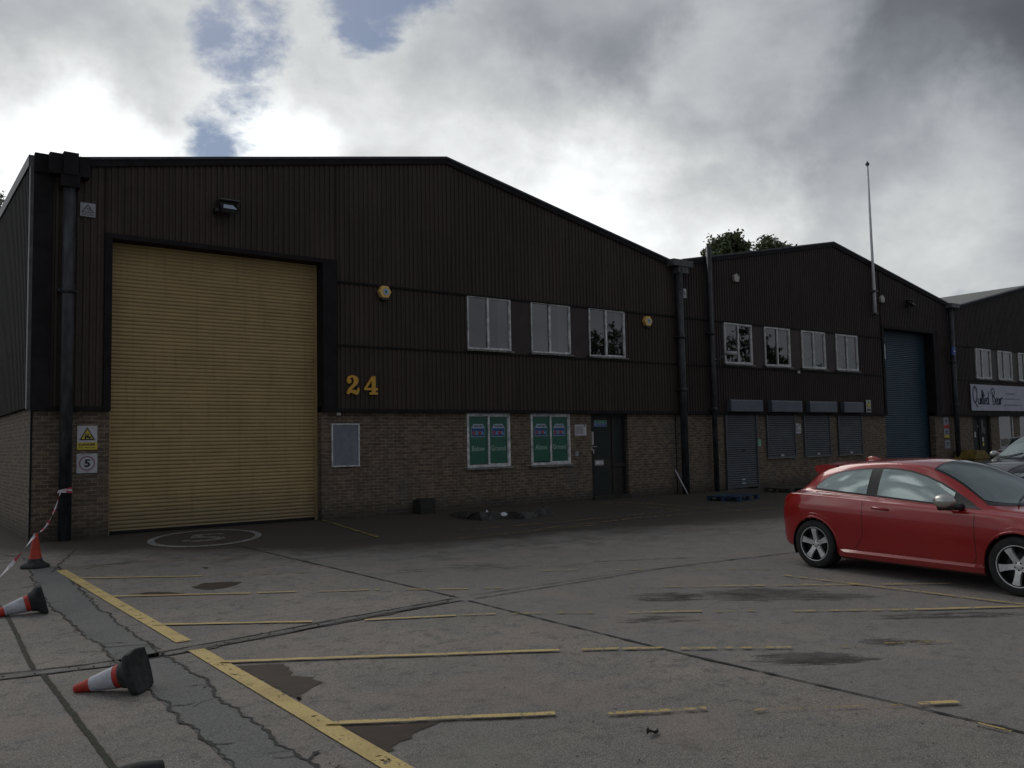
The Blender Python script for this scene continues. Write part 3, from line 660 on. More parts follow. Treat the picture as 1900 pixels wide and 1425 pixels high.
def window(parent, x0, x1, z0, z1, y, frame, split=.5, curt=None, backing='dark', name='window', extra=None, fw=.05, sill=True):
    # frame with two sashes, panes, sill, dim room behind
    mb = MB(); f = fw; y0, y1 = y-.045, y+.02
    mb.box(x0, x1, y0, y1, z1-f, z1); mb.box(x0, x1, y0, y1, z0, z0+f); mb.box(x0, x0+f, y0, y1, z0+f, z1-f); mb.box(x1-f, x1, y0, y1, z0+f, z1-f)
    xm = x0+(x1-x0)*split; mb.box(xm-.03, xm+.03, y0+.004, y1, z0+f, z1-f)
    s = .022                                       # inner sash lip, right light
    mb.box(xm+.03, x1-f, y0+.02, y1-.004, z0+f, z0+f+s); mb.box(xm+.03, x1-f, y0+.02, y1-.004, z1-f-s, z1-f); mb.box(x1-f-s, x1-f, y0+.02, y1-.004, z0+f+s, z1-f-s)
    wo = mb.build(name, frame, parent)
    MB().quad((x0+f, y, z0+f), (x1-f, y, z0+f), (x1-f, y, z1-f), (x0+f, y, z1-f)).build('pane', M['glass'], wo, keep=True)
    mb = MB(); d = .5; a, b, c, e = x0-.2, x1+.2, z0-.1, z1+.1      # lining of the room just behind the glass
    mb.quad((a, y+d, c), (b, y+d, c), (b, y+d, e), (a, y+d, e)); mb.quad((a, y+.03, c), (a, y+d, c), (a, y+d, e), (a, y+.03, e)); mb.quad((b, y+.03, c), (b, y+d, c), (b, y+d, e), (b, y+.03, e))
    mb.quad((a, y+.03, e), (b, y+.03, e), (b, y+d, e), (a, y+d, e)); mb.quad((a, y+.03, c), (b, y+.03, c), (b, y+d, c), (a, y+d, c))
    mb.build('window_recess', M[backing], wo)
    if curt:
        for (u0, u1, v0, v1, mname) in curt:
            mb = MB(); n = 14; vs = []
            for i in range(n+1):
                x = x0+f+(x1-x0-2*f)*(u0+(u1-u0)*i/n); yy = y+.13+.02*math.sin(i*2.1)
                vs += [(x, yy, z0+(z1-z0)*v0), (x, yy, z0+(z1-z0)*v1)]
            mb.add(vs, [(2*i, 2*i+2, 2*i+3, 2*i+1) for i in range(n)], None, True).build('blind' if mname != 'curt' else 'curtain', M[mname], wo)
    if sill:
        mb = MB(); n = 18; vs = []
        for i in range(n+1):
            x = x0-.06+(x1-x0+.14)*i/n; r_ = random.uniform(-.008, .006)
            vs += [(x, y-.10+random.uniform(0, .012), z0-.055+r_), (x, y-.10, z0-.018), (x, y, z0-.003)]
        mb.add(vs, [q for i in range(n) for q in ((3*i, 3*i+3, 3*i+4, 3*i+1), (3*i+1, 3*i+4, 3*i+5, 3*i+2))])
        mb.build('sill', M['sill'], wo)
    return wo

def gable_z(xl, xr, xm, zl, zr, zm):
    return lambda x: zl+(zm-zl)*(x-xl)/(xm-xl) if x < xm else zm+(zr-zm)*(x-xm)/(xr-xm)

def unit(name, label, xl, xr, xm, zl, zr, zm, door, upper, lower, entr, clad, depth=55.0, left_wall=False, dsh=None, rest=None):
    root = thing(name, label, 'warehouse', (xl, YB, 0)); top = gable_z(xl, xr, xm, zl, zr, zm)
    holes = [(door[0], door[1], 0, ZB)]+lower+entr
    for wa_, wb_ in ((xl, door[0]), (door[1], xr)):
        hh = [h if h[3] < ZB-.05 else (h[0], h[1], h[2], ZB+.08) for h in holes[1:] if wa_ < h[0] < wb_]
        mbw = wall_holes(MB(), wa_, wb_, 0, ZB+.08, YB, hh, .36); xd = wb_ if wb_ == door[0] else wa_
        mbw.quad((xd, YB, 0), (xd, YB+.36, 0), (xd, YB+.36, ZB+.08), (xd, YB, ZB+.08)); mbw.build('brick_wall', M['brick'], root)
    # cladding bands
    mb = MB(); c0, c1 = ZB, ZJ2; dl, dr, dz = door[0]-.14, door[1]+.36, ZD+.1
    segs = [(xl+.0, dl), (dr, xr)] if True else None
    for a, b in segs:
        if b-a < .1: continue
        ribs(mb, a, b, lambda x: ZB, lambda x: ZJ2)
        if upper and not (b <= upper[0][0] or a >= upper[-1][1]):
            ribs(mb, a, upper[0][0]-.0, lambda x: ZJ2, lambda x: ZJ1)
            if b-upper[-1][1] > .1: ribs(mb, upper[-1][1], b, lambda x: ZJ2, lambda x: ZJ1)
        else: ribs(mb, a, b, lambda x: ZJ2, lambda x: ZJ1)
        ribs(mb, a, b, lambda x: ZJ1, lambda x: top(x)-.02)
    ribs(mb, dl, dr, lambda x: dz, lambda x: top(x)-.02)
    mb.build('cladding', M[clad], root)
    # flat panels between upper windows
    mb = MB()
    for a, b in zip(upper, upper[1:]): sheet(mb, a[1], b[0], ZJ2+.02, ZJ1-.02, YC-.012)
    for u in upper: sheet(mb, u[0], u[1], ZJ2, u[2], YC-.010); sheet(mb, u[0], u[1], u[3], ZJ1, YC-.010)
    if upper: mb.build('infill_panel', M['panel'], root)
    # flashings: joint trims, door surround, drip at the brick
    mb = MB()
    for a, b in segs:
        if b-a < .1: continue
        if b-a > 2: mb.box(a, b, YC-.055, YC+.01, ZJ1-.030, ZJ1+.02); mb.box(a, b, YC-.050, YC+.01, ZJ2-.030, ZJ2+.015)
        mb.box(a, b, YC-.06, YB+.002, ZB-.05, ZB+.04)
    mb.box(dl, door[0], YC-.05, YB+.34, ZB-.05, dz); mb.box(door[1], dr, YC-.055, YB+.34, ZB-.05, dz); mb.box(dl-.002, dr+.002, YC-.058, YB+.34, ZD, dz+.002)
    mb.build('flashing', M['flash'], root)
    # verge
    mb = MB()
    for a, b in ((xl, xm), (xm, xr)):
        za, zb_ = top(a), top(b)
        mb.add([(a, YC-.07, za-.14), (b, YC-.07, zb_-.14), (b, YC-.07, zb_+.03), (a, YC-.07, za+.03), (a, YC+.2, za+.05), (b, YC+.2, zb_+.05), (a, YC-.03, za-.14), (b, YC-.03, zb_-.14)],
               [(0, 1, 2, 3), (3, 2, 5, 4), (0, 6, 7, 1)])
    mb.build('verge_flashing', M['flash'], root)
    mb = MB()
    for a, b in ((xl, xm), (xm, xr)): mb.add([(a, YC-.09, top(a)+.0), (b, YC-.09, top(b)+.0), (b, YC-.09, top(b)+.055), (a, YC-.09, top(a)+.055), (a, YC+.1, top(a)+.06), (b, YC+.1, top(b)+.06)], [(0, 1, 2, 3), (3, 2, 5, 4)])
    mb.build('verge_trim', M['flashtop'], root)
    rf = MB()
    rf.quad((xl, YC, zl+.02), (xm, YC, zm+.02), (xm, YC+depth, zm+.02), (xl, YC+depth, zl+.02)); rf.quad((xm, YC, zm+.02), (xr, YC, zr+.02), (xr, YC+depth, zr+.02), (xm, YC+depth, zm+.02))
    rf.quad((xl, YC+depth, 0), (xr, YC+depth, 0), (xr, YC+depth, zr), (xl, YC+depth, zl))
    rf.build('roof', M['roof'], root)
    # roller shutter
    ys = YB+.30; so = lath(MB(), door[0], door[1], .03, ZD+.05, ys, .080).build('roller_shutter', M[dsh], root)
    for a, b in ((door[0], door[0]+.07), (door[1]-.07, door[1])): MB().box(a, b, ys-.06, ys-.02, 0, ZD).build('guide_rail', M['shut_y' if dsh == 'shut_y' else 'flash'], so)
    MB().box(door[0]+.07, door[1]-.07, ys-.05, ys+.02, 0.005, .07).build('bottom_bar', M['flash'], so)
    return root, top

# --- unit 24
up24 = [(fx(7.935), fx(8.83), fz(3.19), fz(4.085)), (fx(9.28), fx(10.18), fz(3.19), fz(4.085)), (fx(10.64), fx(11.55), fz(3.19), fz(4.085))]
lo24 = [(fx(7.93), fx(8.82), fz(1.215), fz(2.12)), (fx(9.27), fx(10.17), fz(1.215), fz(2.12))]
en24 = [(fx(10.68), fx(11.62), 0, fz(2.13))]
b24, top24 = unit('industrial_unit', 'brown clad brick unit numbered 24 with a tall yellow roller shutter', fx(1.575), fx(13.20), fx(7.56), fz(5.21), fz(5.13), fz(6.33),
                  (fx(2.46), fx(5.36)), up24, lo24, en24, 'clad', dsh='shut_y')
xl = fx(1.575)
MB().quad((xl, YB, 0), (xl, YB+55, 0), (xl, YB+55, ZB), (xl, YB, ZB)).build('side_brick_wall', M['brick'], b24)
mb = MB(); n = 260; vs = []
for i in range(n):
    y = YC+i*.21
    for u, d in ((0, 0), (.09, 0), (.11, -.03), (.19, -.03)): vs += [(xl-.06+d, y+u, ZB), (xl-.06+d, y+u, fz(5.28)-.15)]
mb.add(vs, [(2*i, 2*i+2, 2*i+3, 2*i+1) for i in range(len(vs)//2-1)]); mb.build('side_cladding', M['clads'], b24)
mb = MB(); mb.box(xl-.12, xl+.02, YC+.02, YC+55, fz(5.28)-.22, fz(5.28)+.0, M['flashtop']); mb.build('eaves_gutter', None, b24)
mb = MB(); mb.box(xl-.095, xl-.035, YC-.052, YC+.1, ZB-.02, fz(5.28)-.05, M['edge']); mb.build('corner_trim', None, b24)
mb = MB(); mb.box(xl-.035, xl+.32, YC-.050, YC-.004, ZB-.02, fz(5.28)-.15); mb.box(xl-.03, xl+.45, YC-.10, YC+.02, fz(5.28)-.35, fz(5.28)+.03); mb.build('corner_flashing', M['flash'], b24)
MB().box(xl-.005, xl+.03, YB-.006, YB+.03, 0, ZB).build('movement_joint', M['flash'], b24)
for u in up24: window(b24, *u, YC-.005, M['upvc' if 0 else 'frame'], .47, [(.78, 1.0, .05, .96, 'curt')] if u is not up24[2] else [(.84, 1.0, .05, .96, 'curt')], fw=.035)
def logo_window(x0, x1, z0, z1, words):
    wo = window(b24, x0, x1, z0, z1, YB+.03, M['frame'], .5, fw=.07)
    f = .07; xm = (x0+x1)/2
    for i, (a, b, wd) in enumerate(((x0+f, xm-.03, words[0]), (xm+.03, x1-f-.02, words[1]))):
        y = YB+.018; w_ = b-a; c = (a+b)/2
        mb = MB(); sheet(mb, a+.004, b-.004, z0+f+.025, z1-f-.025, y, M['vgreen'])
        lz = z0+(z1-z0)*.56; lw = w_*.36
        mb.quad((c-lw, y-.003, lz), (c+lw, y-.003, lz), (c+lw, y-.003, lz+.26), (c-lw, y-.003, lz+.26), M['vpale'])
        mb.quad((c-lw+.012, y-.005, lz+.014), (c+lw-.012, y-.005, lz+.014), (c+lw-.012, y-.005, lz+.25), (c-lw+.012, y-.005, lz+.25), M['vblue'])
        mb.add([(c-lw*.80, y-.007, lz+.23), (c+lw*.80, y-.007, lz+.23), (c+lw*.86, y-.007, lz+.28), (c+lw*.68, y-.007, lz+.345), (c-lw*.68, y-.007, lz+.345), (c-lw*.86, y-.007, lz+.28)], [(0, 1, 2, 3, 4, 5)], M['vpale'])
        text(mb, 'WAVIN', c-lw*.68, c+lw*.68, lz+.255, lz+.320, y-.009, M['ink'], bold=.03)
        for j, (ch_, mm) in enumerate((('O', 'vred'), ('S', 'vcyan'), ('M', 'vred'), ('A', 'vcyan'))):
            xc = c-lw*.86+(j+.5)*lw*.43; hw = .05 if ch_ != 'S' else .035
            text(mb, ch_, xc-hw, xc+hw, lz+.055, lz+.155, y-.008, M[mm], bold=.04)
        tw = w_*(.34 if len(wd) < 6 else .40); zt = z0+(z1-z0)*.30
        text(mb, wd, c-tw, c+tw, zt, zt+.14, y-.003, M['vtext'], bold=0.006)
        mb.build('printed_panel', None, wo)
logo_window(*lo24[0], ('Below', 'Ground')); logo_window(*lo24[1], ('Above', 'Ground'))
# entrance door
x0, x1, _, z1 = en24[0]; y = YB+.16
mb = MB(); f = .07
mb.box(x0, x0+f, y-.05, y+.05, 0, z1); mb.box(x1-f, x1, y-.05, y+.05, 0, z1); mb.box(x0+f, x1-f, y-.05, y+.05, z1-.10, z1); xs_ = x0+.93
mb.box(xs_, xs_+.09, y-.05, y+.05, 0, z1-.10); mb.box(xs_+.09, x1-f, y-.045, y+.045, 0, .10); mb.box(xs_+.09, x1-f, y-.045, y+.045, .95, 1.05)
dr_ = mb.build('entrance_door', M['doorbrown'], b24)
mb = MB(); mb.box(x0+f, xs_, y-.025, y+.02, .02, z1-.10, M['doorbrown']); mb.box(x0+f+.12, xs_-.12, y-.031, y-.02, .12, .95, M['doorgreen']); mb.box(x0+f+.12, xs_-.12, y-.031, y-.02, 1.22, z1-.38, M['doorgreen']); mb.build('door_leaf', None, dr_)
MB().box(x0-.0, x1, YB-.10, YB+.3, .0, .10, M['slab']).build('threshold', None, dr_)
mb = MB(); sheet(mb, xs_+.09, x1-f, .10, .95, y, M['doorbrown']); sheet(mb, xs_+.09, x1-f, 1.05, z1-.10, y, M['doorgreen']); mb.build('side_light', None, dr_, keep=True)
mb = MB(); mb.box(x0, x1, y+.3, y+.32, 0, z1); mb.box(x0-.02, x0, y+.05, y+.32, 0, z1); mb.box(x1, x1+.02, y+.05, y+.32, 0, z1); mb.box(x0, x1, y+.05, y+.32, z1, z1+.02); mb.build('lobby_wall', M['dark'], dr_)
mb = MB(); mb.box(x0+.22, x0+.58, y-.045, y-.026, 1.00, 1.16, M['metal']); mb.box(x0+.26, x0+.54, y-.049, y-.044, 1.04, 1.12, M['frame']); mb.build('letter_plate', None, dr_)
mb = MB(); mb.box(x0+.07, x0+.13, y-.07, y-.03, 1.43, 1.60, M['metal']); mb.tube([(x0+.10, y-.09, 1.56), (x0+.30, y-.09, 1.55)], .018, 8, M['metal']); mb.tube([(x0+.10, y-.03, 1.56), (x0+.10, y-.09, 1.56)], .015, 8, M['metal']); mb.box(x0+.12, x0+.17, y-.09, y-.03, 1.36, 1.48, M['metal']); mb.build('door_handle', None, dr_)
MB().box(x0+.015, x0+.085, YB-.012, YB+.03, 1.62, 2.00).build('push_plate', M['box_w'], dr_)

def downpipe(root, x, ztop, r, zb=0.0, collars=(), y=None, name='downpipe'):
    y = y or YC-.05-r-.02; mb = MB()
    mb.tube([(x, y, zb), (x, y, ztop)], r, 18)
    for zc in collars: mb.tube([(x, y, zc-.06), (x, y, zc+.06)], r*1.13, 18)
    for zc in collars: mb.box(x-r*1.5, x+r*1.5, y+r*.2, YB, zc-.02, zc+.02)
    return mb.build(name, M['pipe'], root)
downpipe(b24, fx(1.935), fz(5.30), .118, collars=(4.9,))
mb = MB(); zt = fz(5.28)
for px0, px1, pt, dy in ((93, 118, 281, 0), (119, 147, 280, .06), (148, 168, 290, 0)):
    a = W(px0, pt, YC-.3-dy); b = W(px1, pt, YC-.3-dy); mb.box(a[0], b[0], YC-.3-dy, YC+.35, zt-.38, a[1])
mb.box(fx(1.935)-.17, fx(1.935)+.17, YC-.33, YC-.02, zt-.62, zt-.32)
mb.build('hopper_head', M['flash'], b24)

# --- unit two
up2 = [(fx(a), fx(b), fz(3.20), fz(4.075)) for a, b in ((14.46, 15.38), (15.82, 16.74), (17.18, 18.11), (18.55, 19.47))]
lo2 = [(fx(a), fx(b), fz(1.18), fz(2.14)) for a, b in ((15.86, 16.82), (17.22, 18.18), (18.58, 19.53))]
en2 = [(fx(14.47), fx(15.44), 0, fz(2.14))]
b2, top2 = unit('industrial_unit', 'dark brown middle unit with grey shuttered windows and a blue roller shutter', fx(13.20), fx(24.40), fx(18.62), fz(5.25), fz(5.17), fz(6.29),
                (fx(20.68), fx(23.15)), up2, lo2, en2, 'clad2', dsh='shut_b')
cur = [None, None, [(.0, .55, .0, .9, 'poster1'), (.55, 1, .0, .95, 'teal')], [(.0, .5, .0, .8, 'poster2'), (.5, 1, 0, .95, 'teal')]]
for u, c_ in zip(up2, cur): window(b2, *u, YC-.005, M['upvc'], .5, c_, fw=.06)
for i, h in enumerate(lo2):
    so = lath(MB(), h[0], h[1], h[2]+.06, h[3]+.02, YB-.03, .075).build('window_shutter', M['shut_g'], b2)
    for a, b in ((h[0]-.06, h[0]), (h[1], h[1]+.06)): MB().box(a, b, YB-.07, YB-.0, h[2]-.02, h[3]).build('guide_rail', M['shut_g'], so)
    mb = MB(); mb.box(h[0], h[1], YB-.06, YB-.01, h[2]-.02, h[2]+.06, M['shut_g']); mb.box((h[0]+h[1])/2-.08, (h[0]+h[1])/2+.08, YB-.066, YB-.058, h[2]+.03, h[2]+.09, M['frame']); mb.box(h[0]-.06, h[1]+.06, YB-.075, YB-.0, h[2]-.045, h[2]-.022, M['sill']); mb.build('bottom_bar', None, so)
h = en2[0]; so = lath(MB(), h[0], h[1], .14, h[3]+.02, YB-.03, .075).build('door_shutter', M['shut_g'], b2)
for a, b in ((h[0]-.07, h[0]), (h[1], h[1]+.07)): MB().box(a, b, YB-.08, YB-.0, 0, h[3]).build('guide_rail', M['shut_g'], so)
mb = MB(); mb.box(h[0], h[1], YB-.06, YB-.01, .06, .14, M['shut_g'])
st_ = MB()
for zz_ in (.17, .30): st_.box((h[0]+h[1])/2-.09, (h[0]+h[1])/2+.09, YB-.066, YB-.055, zz_, zz_+.05, M['vpale'])
mb.build('bottom_bar', None, so); st_.build('sticker', None, so); MB().box((h[0]+h[1])/2-.02, (h[0]+h[1])/2+.16, YB-.062, YB-.045, 1.28, 1.33).build('lock', M['ink'], so)
for a, b in ((14.47, 15.53), (15.85, 16.95), (17.25, 18.32), (18.62, 19.44)):
    x0, x1, z0, z1 = fx(a), fx(b), fz(2.175), fz(2.43)
    mb = MB(); P = [(YC-.03, z0), (YC-.20, z0), (YC-.21, z0+.02), (YC-.21, z1-.04), (YC-.18, z1), (YC-.03, z1)]
    mb.prism(P, x0, x1, 'x'); bevel(mb.build('shutter_box', M['sbox'], b2), .003)
downpipe(b2, fx(13.02), fz(5.05), .118, collars=(5.0, 3.3))
mb = MB(); x = fx(13.04); mb.box(x-.42, x+.50, YC-.34, YC+.1, fz(5.10)-.02, fz(5.17)+.08); mb.box(x-.16, x+.3, YC-.30, YC-.05, fz(5.03)-.12, fz(5.11)); mb.build('hopper_head', M['hopper'], b2)
downpipe(b2, fx(13.97), fz(5.62), .085, collars=(5.2, 2.7)); downpipe(b2, fx(24.03), fz(5.12), .105, collars=(4.9, 3.0))
mb = MB(); mb.tube([(fx(13.95), YC-.10, fz(5.3)), (fx(13.95), YC-.10, fz(5.50))], .035, 8); mb.build('vent_pipe', M['frame'], b2)
mb = MB(); x = fx(24.1); mb.box(x-.3, x+.40, YC-.34, YC+.1, fz(5.10)+.02, fz(5.17)+.10); mb.build('hopper_head', M['hopper'], b2)
MB().box(fx(12.93), fx(12.955), YB-.006, YB+.03, 0, ZB).build('movement_joint', M['flash'], b24)
mb = MB(); mb.box(fx(20.66), fx(20.69), YC-.075, YC-.055, fz(3.55), fz(3.93)); mb.build('conduit', M['frame'], b2)

# --- unit three
up3 = [(fx(a), fx(b), fz(3.20), fz(4.075)) for a, b in ((25.52, 26.44), (26.88, 27.80), (28.24, 29.16), (29.6, 30.52))]
lo3 = [(fx(26.88), fx(27.80), fz(1.18), fz(2.14)), (fx(28.24), fx(29.16), fz(1.18), fz(2.14))]
en3 = [(fx(25.25), fx(26.36), 0, fz(2.14))]
b3, top3 = unit('industrial_unit', 'farthest brown unit on the right with a shop banner and pale roof slope', fx(24.40), fx(36.0), fx(30.0), fz(5.17), fz(5.17), fz(6.38),
                (fx(32.2), fx(34.6)), up3, lo3, en3, 'clad2', dsh='shut_g')
for u in up3: window(b3, *u, YC-.005, M['upvc'], .42, [(.45, 1, 0, .95, 'curt')], fw=.07)
for u in lo3: window(b3, *u, YB+.05, M['upvc'], .96, [(.0, 1, 0, .95, 'curt')], fw=.06)
h = en3[0]; mb = MB(); y = YB+.12
mb.box(h[0], h[0]+.08, y-.04, y+.04, 0, h[3]); mb.box(h[1]-.08, h[1], y-.04, y+.04, 0, h[3]); mb.box(h[0]+.08, h[1]-.08, y-.04, y+.04, h[3]-.1, h[3]); mb.box(h[0]+.78, h[0]+.86, y-.04, y+.04, 0, h[3]-.1); mb.box(h[0]+.08, h[0]+.78, y-.03, y+.03, 0, .9)
d3 = mb.build('shop_door', M['doorbrown'], b3)
mb = MB(); sheet(mb, h[0]+.08, h[1]-.08, 0, h[3]-.1, y+.01); mb.build('pane', M['doorgreen'], d3, keep=True); mb = MB(); mb.box(h[0], h[1], y+.4, y+.42, 0, h[3]); mb.box(h[0]-.02, h[0], y+.04, y+.42, 0, h[3]); mb.box(h[1], h[1]+.02, y+.04, y+.42, 0, h[3]); mb.box(h[0], h[1], y+.04, y+.42, h[3], h[3]+.02); mb.build('lobby_wall', M['dark'], d3)
mb = MB()
for a, b, c, d, mm in ((.30, .42, 1.55, 1.80, 'white'), (.98, 1.16, 1.75, 2.35, 'curt'), (1.18, 1.32, 1.70, 2.0, 'curt'), (1.02, 1.16, 1.35, 1.55, 'white'), (1.04, 1.16, 1.15, 1.30, 'yel'), (.62, .66, 2.0, 2.1, 'white')): sheet(mb, h[0]+a, h[0]+b, c, d, y-.045, M[mm])
mb.build('stuck_notices', None, d3)
print('TIME buildings')

# ------------------------------------------------------------------ things on the facades
def plate(name, label, cat, x0, x1, z0, z1, y, mat, marks=None, th=.012, group=None):
    o = thing(name, label, cat, ((x0+x1)/2, y, z0), group=group)
    MB().box(x0, x1, y-th, y, z0, z1).build('plate', mat, o)
    if marks:
        mb = MB(); marks(mb, x0, x1, z0, z1, y-th-.003); mb.build('print', None, o)
    return o
def tri(mb, x0, x1, z0, z1, y, col, inner, t=.16):
    xm = (x0+x1)/2; mb.add([(x0, y, z0), (x1, y, z0), (xm, y, z1)], [(0, 1, 2)], col)
    h_ = z1-z0; w_ = x1-x0
    mb.add([(x0+w_*t, y-.002, z0+h_*.09), (x1-w_*t, y-.002, z0+h_*.09), (xm, y-.002, z1-h_*t*1.2)], [(0, 1, 2)], inner)
def shock(mb, x0, x1, z0, z1, y):
    w_, h_ = x1-x0, z1-z0
    tri(mb, x0+.07*w_, x1-.07*w_, z0+.30*h_, z0+.92*h_, y, M['ink2'], M['signgrey'])
    yy = y-.004
    mb.add([(x0+w_*a, yy, z0+h_*b) for a, b in ((.44, .60), (.62, .66), (.60, .56), (.68, .57), (.66, .42), (.52, .40), (.54, .48), (.44, .50))], [(0, 1, 2, 3, 4, 5, 6, 7)], M['ink2'])
    mb.add([(x0+w_*a, yy-.001, z0+h_*b) for a, b in ((.50, .56), (.58, .60), (.54, .50), (.62, .50), (.60, .46), (.50, .48))], [(0, 1, 2, 3, 4, 5)], M['signgrey'])
    for k in range(2): mb.box(x0+.12*w_, x1-.12*w_, y-.001, y, z0+h_*(.10+.09*k), z0+h_*(.13+.09*k), M['ink2'])
a = W(148, 376, YC); b = W(176, 405, YC); plate('warning_sign', 'grey warning sign with a climbing-risk triangle high beside the left downpipe', 'sign', a[0], b[0], b[1], a[1], YC-.045, M['signgrey'], shock)
a = W(1264, 535, YC-.06); b = W(1274, 553, YC-.06); plate('warning_sign', 'small pale warning sign high beside the downpipe between the first two units', 'sign', a[0], b[0], b[1], a[1], YC-.045, M['white'], shock)
def forklift(mb, x0, x1, z0, z1, y):
    w_, h_ = x1-x0, z1-z0
    mb.quad((x0, y, z0), (x1, y, z0), (x1, y, z0+.30*h_), (x0, y, z0+.30*h_), M['yel'])
    tri(mb, x0+.11*w_, x1-.11*w_, z0+.40*h_, z0+.93*h_, y, M['ink'], M['yel'], .13)
    q = lambda a, b, c, d: mb.quad((x0+a*w_, y-.005, z0+c*h_), (x0+b*w_, y-.005, z0+c*h_), (x0+b*w_, y-.005, z0+d*h_), (x0+a*w_, y-.005, z0+d*h_), M['ink'])
    q(.36, .66, .49, .56); q(.40, .44, .56, .66); q(.54, .57, .56, .66); q(.40, .57, .65, .67); q(.46, .52, .56, .62); q(.68, .70, .47, .60); q(.68, .76, .47, .485)
    for cx_ in (.41, .61):
        vs = [(x0+(cx_+.04*math.cos(g*PI/6))*w_, y-.006, z0+(.475+.027*math.sin(g*PI/6))*h_) for g in range(12)]; mb.add(vs, [list(range(12))], M['ink'])
    text(mb, 'DANGER', x0+.09*w_, x1-.09*w_, z0+.165*h_, z0+.265*h_, y-.003, M['ink'], bold=.035)
    text(mb, 'Fork lift trucks', x0+.09*w_, x1-.09*w_, z0+.06*h_, z0+.125*h_, y-.003, M['ink2'], bold=.01)
a = W(143, 790, YB); b = W(180, 834, YB); plate('danger_sign', 'white and yellow DANGER fork lift sign on the brick pier left of the shutter', 'sign', a[0], b[0], b[1], a[1], YB-.004, M['white'], forklift)
def five(mb, x0, x1, z0, z1, y):
    xm, zm = (x0+x1)/2, (z0+z1)/2; w_ = x1-x0
    for r0, r1, mt, dy in ((.355*w_, .395*w_, 'redf', 0), (.330*w_, .357*w_, 'ink2', -.001)):
        vs = []
        for k in range(40):
            g = 2*PI*k/40; vs += [(xm+r0*math.cos(g), y+dy, zm+r0*math.sin(g)), (xm+r1*math.cos(g), y+dy, zm+r1*math.sin(g))]
        mb.add(vs, [(2*k, (2*k+2) % 80, (2*k+3) % 80, 2*k+1) for k in range(40)], M[mt])
    text(mb, '5', xm-.13*w_, xm+.15*w_, zm-.20*w_, zm+.21*w_, y-.002, M['ink'], bold=.035)
    text(mb, 'SPEED LIMIT', xm-.26*w_, xm+.22*w_, z1-.075*w_, z1-.035*w_, y-.002, M['ink2'])
    text(mb, 'MPH', xm-.10*w_, xm+.10*w_, z0+.035*w_, z0+.075*w_, y-.002, M['ink2'])
a = W(142, 842, YB); b = W(180, 877, YB); plate('speed_sign', 'square white 5 mph speed sign below the DANGER sign', 'sign', a[0], b[0], b[1], a[1], YB-.004, M['white'], five)
a = W(614, 786, YB); b = W(666, 865, YB)
bo = thing('notice_board', 'blank blue-grey board in a pale frame right of the yellow shutter', 'board', ((a[0]+b[0])/2, YB, b[1]))
mb = MB(); x0, x1, z0, z1 = a[0], b[0], b[1], a[1]; f = .03
mb.box(x0, x1, YB-.05, YB, z0, z0+f); mb.box(x0, x1, YB-.05, YB, z1-f, z1); mb.box(x0, x0+f, YB-.05, YB, z0+f, z1-f); mb.box(x1-f, x1, YB-.05, YB, z0+f, z1-f); mb.build('frame', M['frame'], bo)
MB().box(x0+f, x1-f, YB-.035, YB, z0+f, z1-f).build('panel', M['board'], bo)

# 24 numerals (fat slab-serif outlines in a 100-high box)
def catm(P, n=5, closed=True):
    out_ = []; N = len(P)
    for i in range(N):
        p0, p1, p2, p3 = [Vector(P[(i+k-1) % N]) for k in range(4)]
        for j in range(n):
            t = j/n; out_.append(tuple(.5*((2*p1)+(p2-p0)*t+(2*p0-5*p1+4*p2-p3)*t*t+(3*p1-p0-3*p2+p3)*t**3)))
    return out_
num2 = [(2, 66), (4, 82), (14, 95), (32, 100), (52, 97), (64, 88), (68, 74), (65, 60), (54, 47), (40, 36), (28, 25), (27, 23), (42, 24), (55, 20), (61, 23), (63, 33), (73, 33), (72, 16), (66, 2), (54, -2), (38, 3), (22, 8), (14, 1), (2, 1), (3, 14), (12, 30), (26, 43), (37, 56), (42, 68), (40, 80), (33, 87), (24, 86), (20, 80), (25, 76), (27, 68), (23, 59), (13, 56), (5, 59)]
num4 = [(46, 99), (66, 99), (66, 36), (79, 36), (79, 23), (66, 23), (66, 12), (79, 12), (79, 0), (30, 0), (30, 12), (43, 12), (43, 23), (0, 23), (0, 34)]
num4h = [(43, 36), (43, 74), (16, 36)]
nm = thing('unit_number', 'large ochre 24 fixed to the brown cladding', 'house number', (fx(5.74), YC-.04, fz(2.39)))
def flat_outline(outer, hole, ox, oz, s, y0, y1):
    cu = bpy.data.curves.new('o', 'CURVE'); cu.dimensions = '2D'; cu.fill_mode = 'BOTH'; cu.extrude = (y1-y0)/2
    for pts in [outer]+([hole] if hole else []):
        sp_ = cu.splines.new('POLY'); sp_.points.add(len(pts)-1); sp_.use_cyclic_u = True
        for i, p in enumerate(pts): sp_.points[i].co = (p[0]*s, p[1]*s, 0, 1)
    ob = bpy.data.objects.new('o', cu); C.objects.link(ob); dg = bpy.context.evaluated_depsgraph_get(); dg.update()
    me = ob.evaluated_get(dg).to_mesh(); vs = [(ox+v.co.x, (y0+y1)/2-v.co.z, oz+v.co.y) for v in me.vertices]; fs = [tuple(p.vertices) for p in me.polygons]
    ob.evaluated_get(dg).to_mesh_clear(); bpy.data.objects.remove(ob); return vs, fs
s_ = (fz(2.67)-fz(2.40))/100
a2 = W(641, 733, YC)[0]; a4 = W(674, 733, YC)[0]
for nn, P, hh, ox in (('numeral', catm(num2, 4), None, a2), ('numeral', num4, num4h, a4)):
    vs, fs = flat_outline(P, hh, ox, fz(2.39), s_*1.06, YC-.075, YC-.035); MB().add(vs, fs).build(nn, M['gold'], nm)

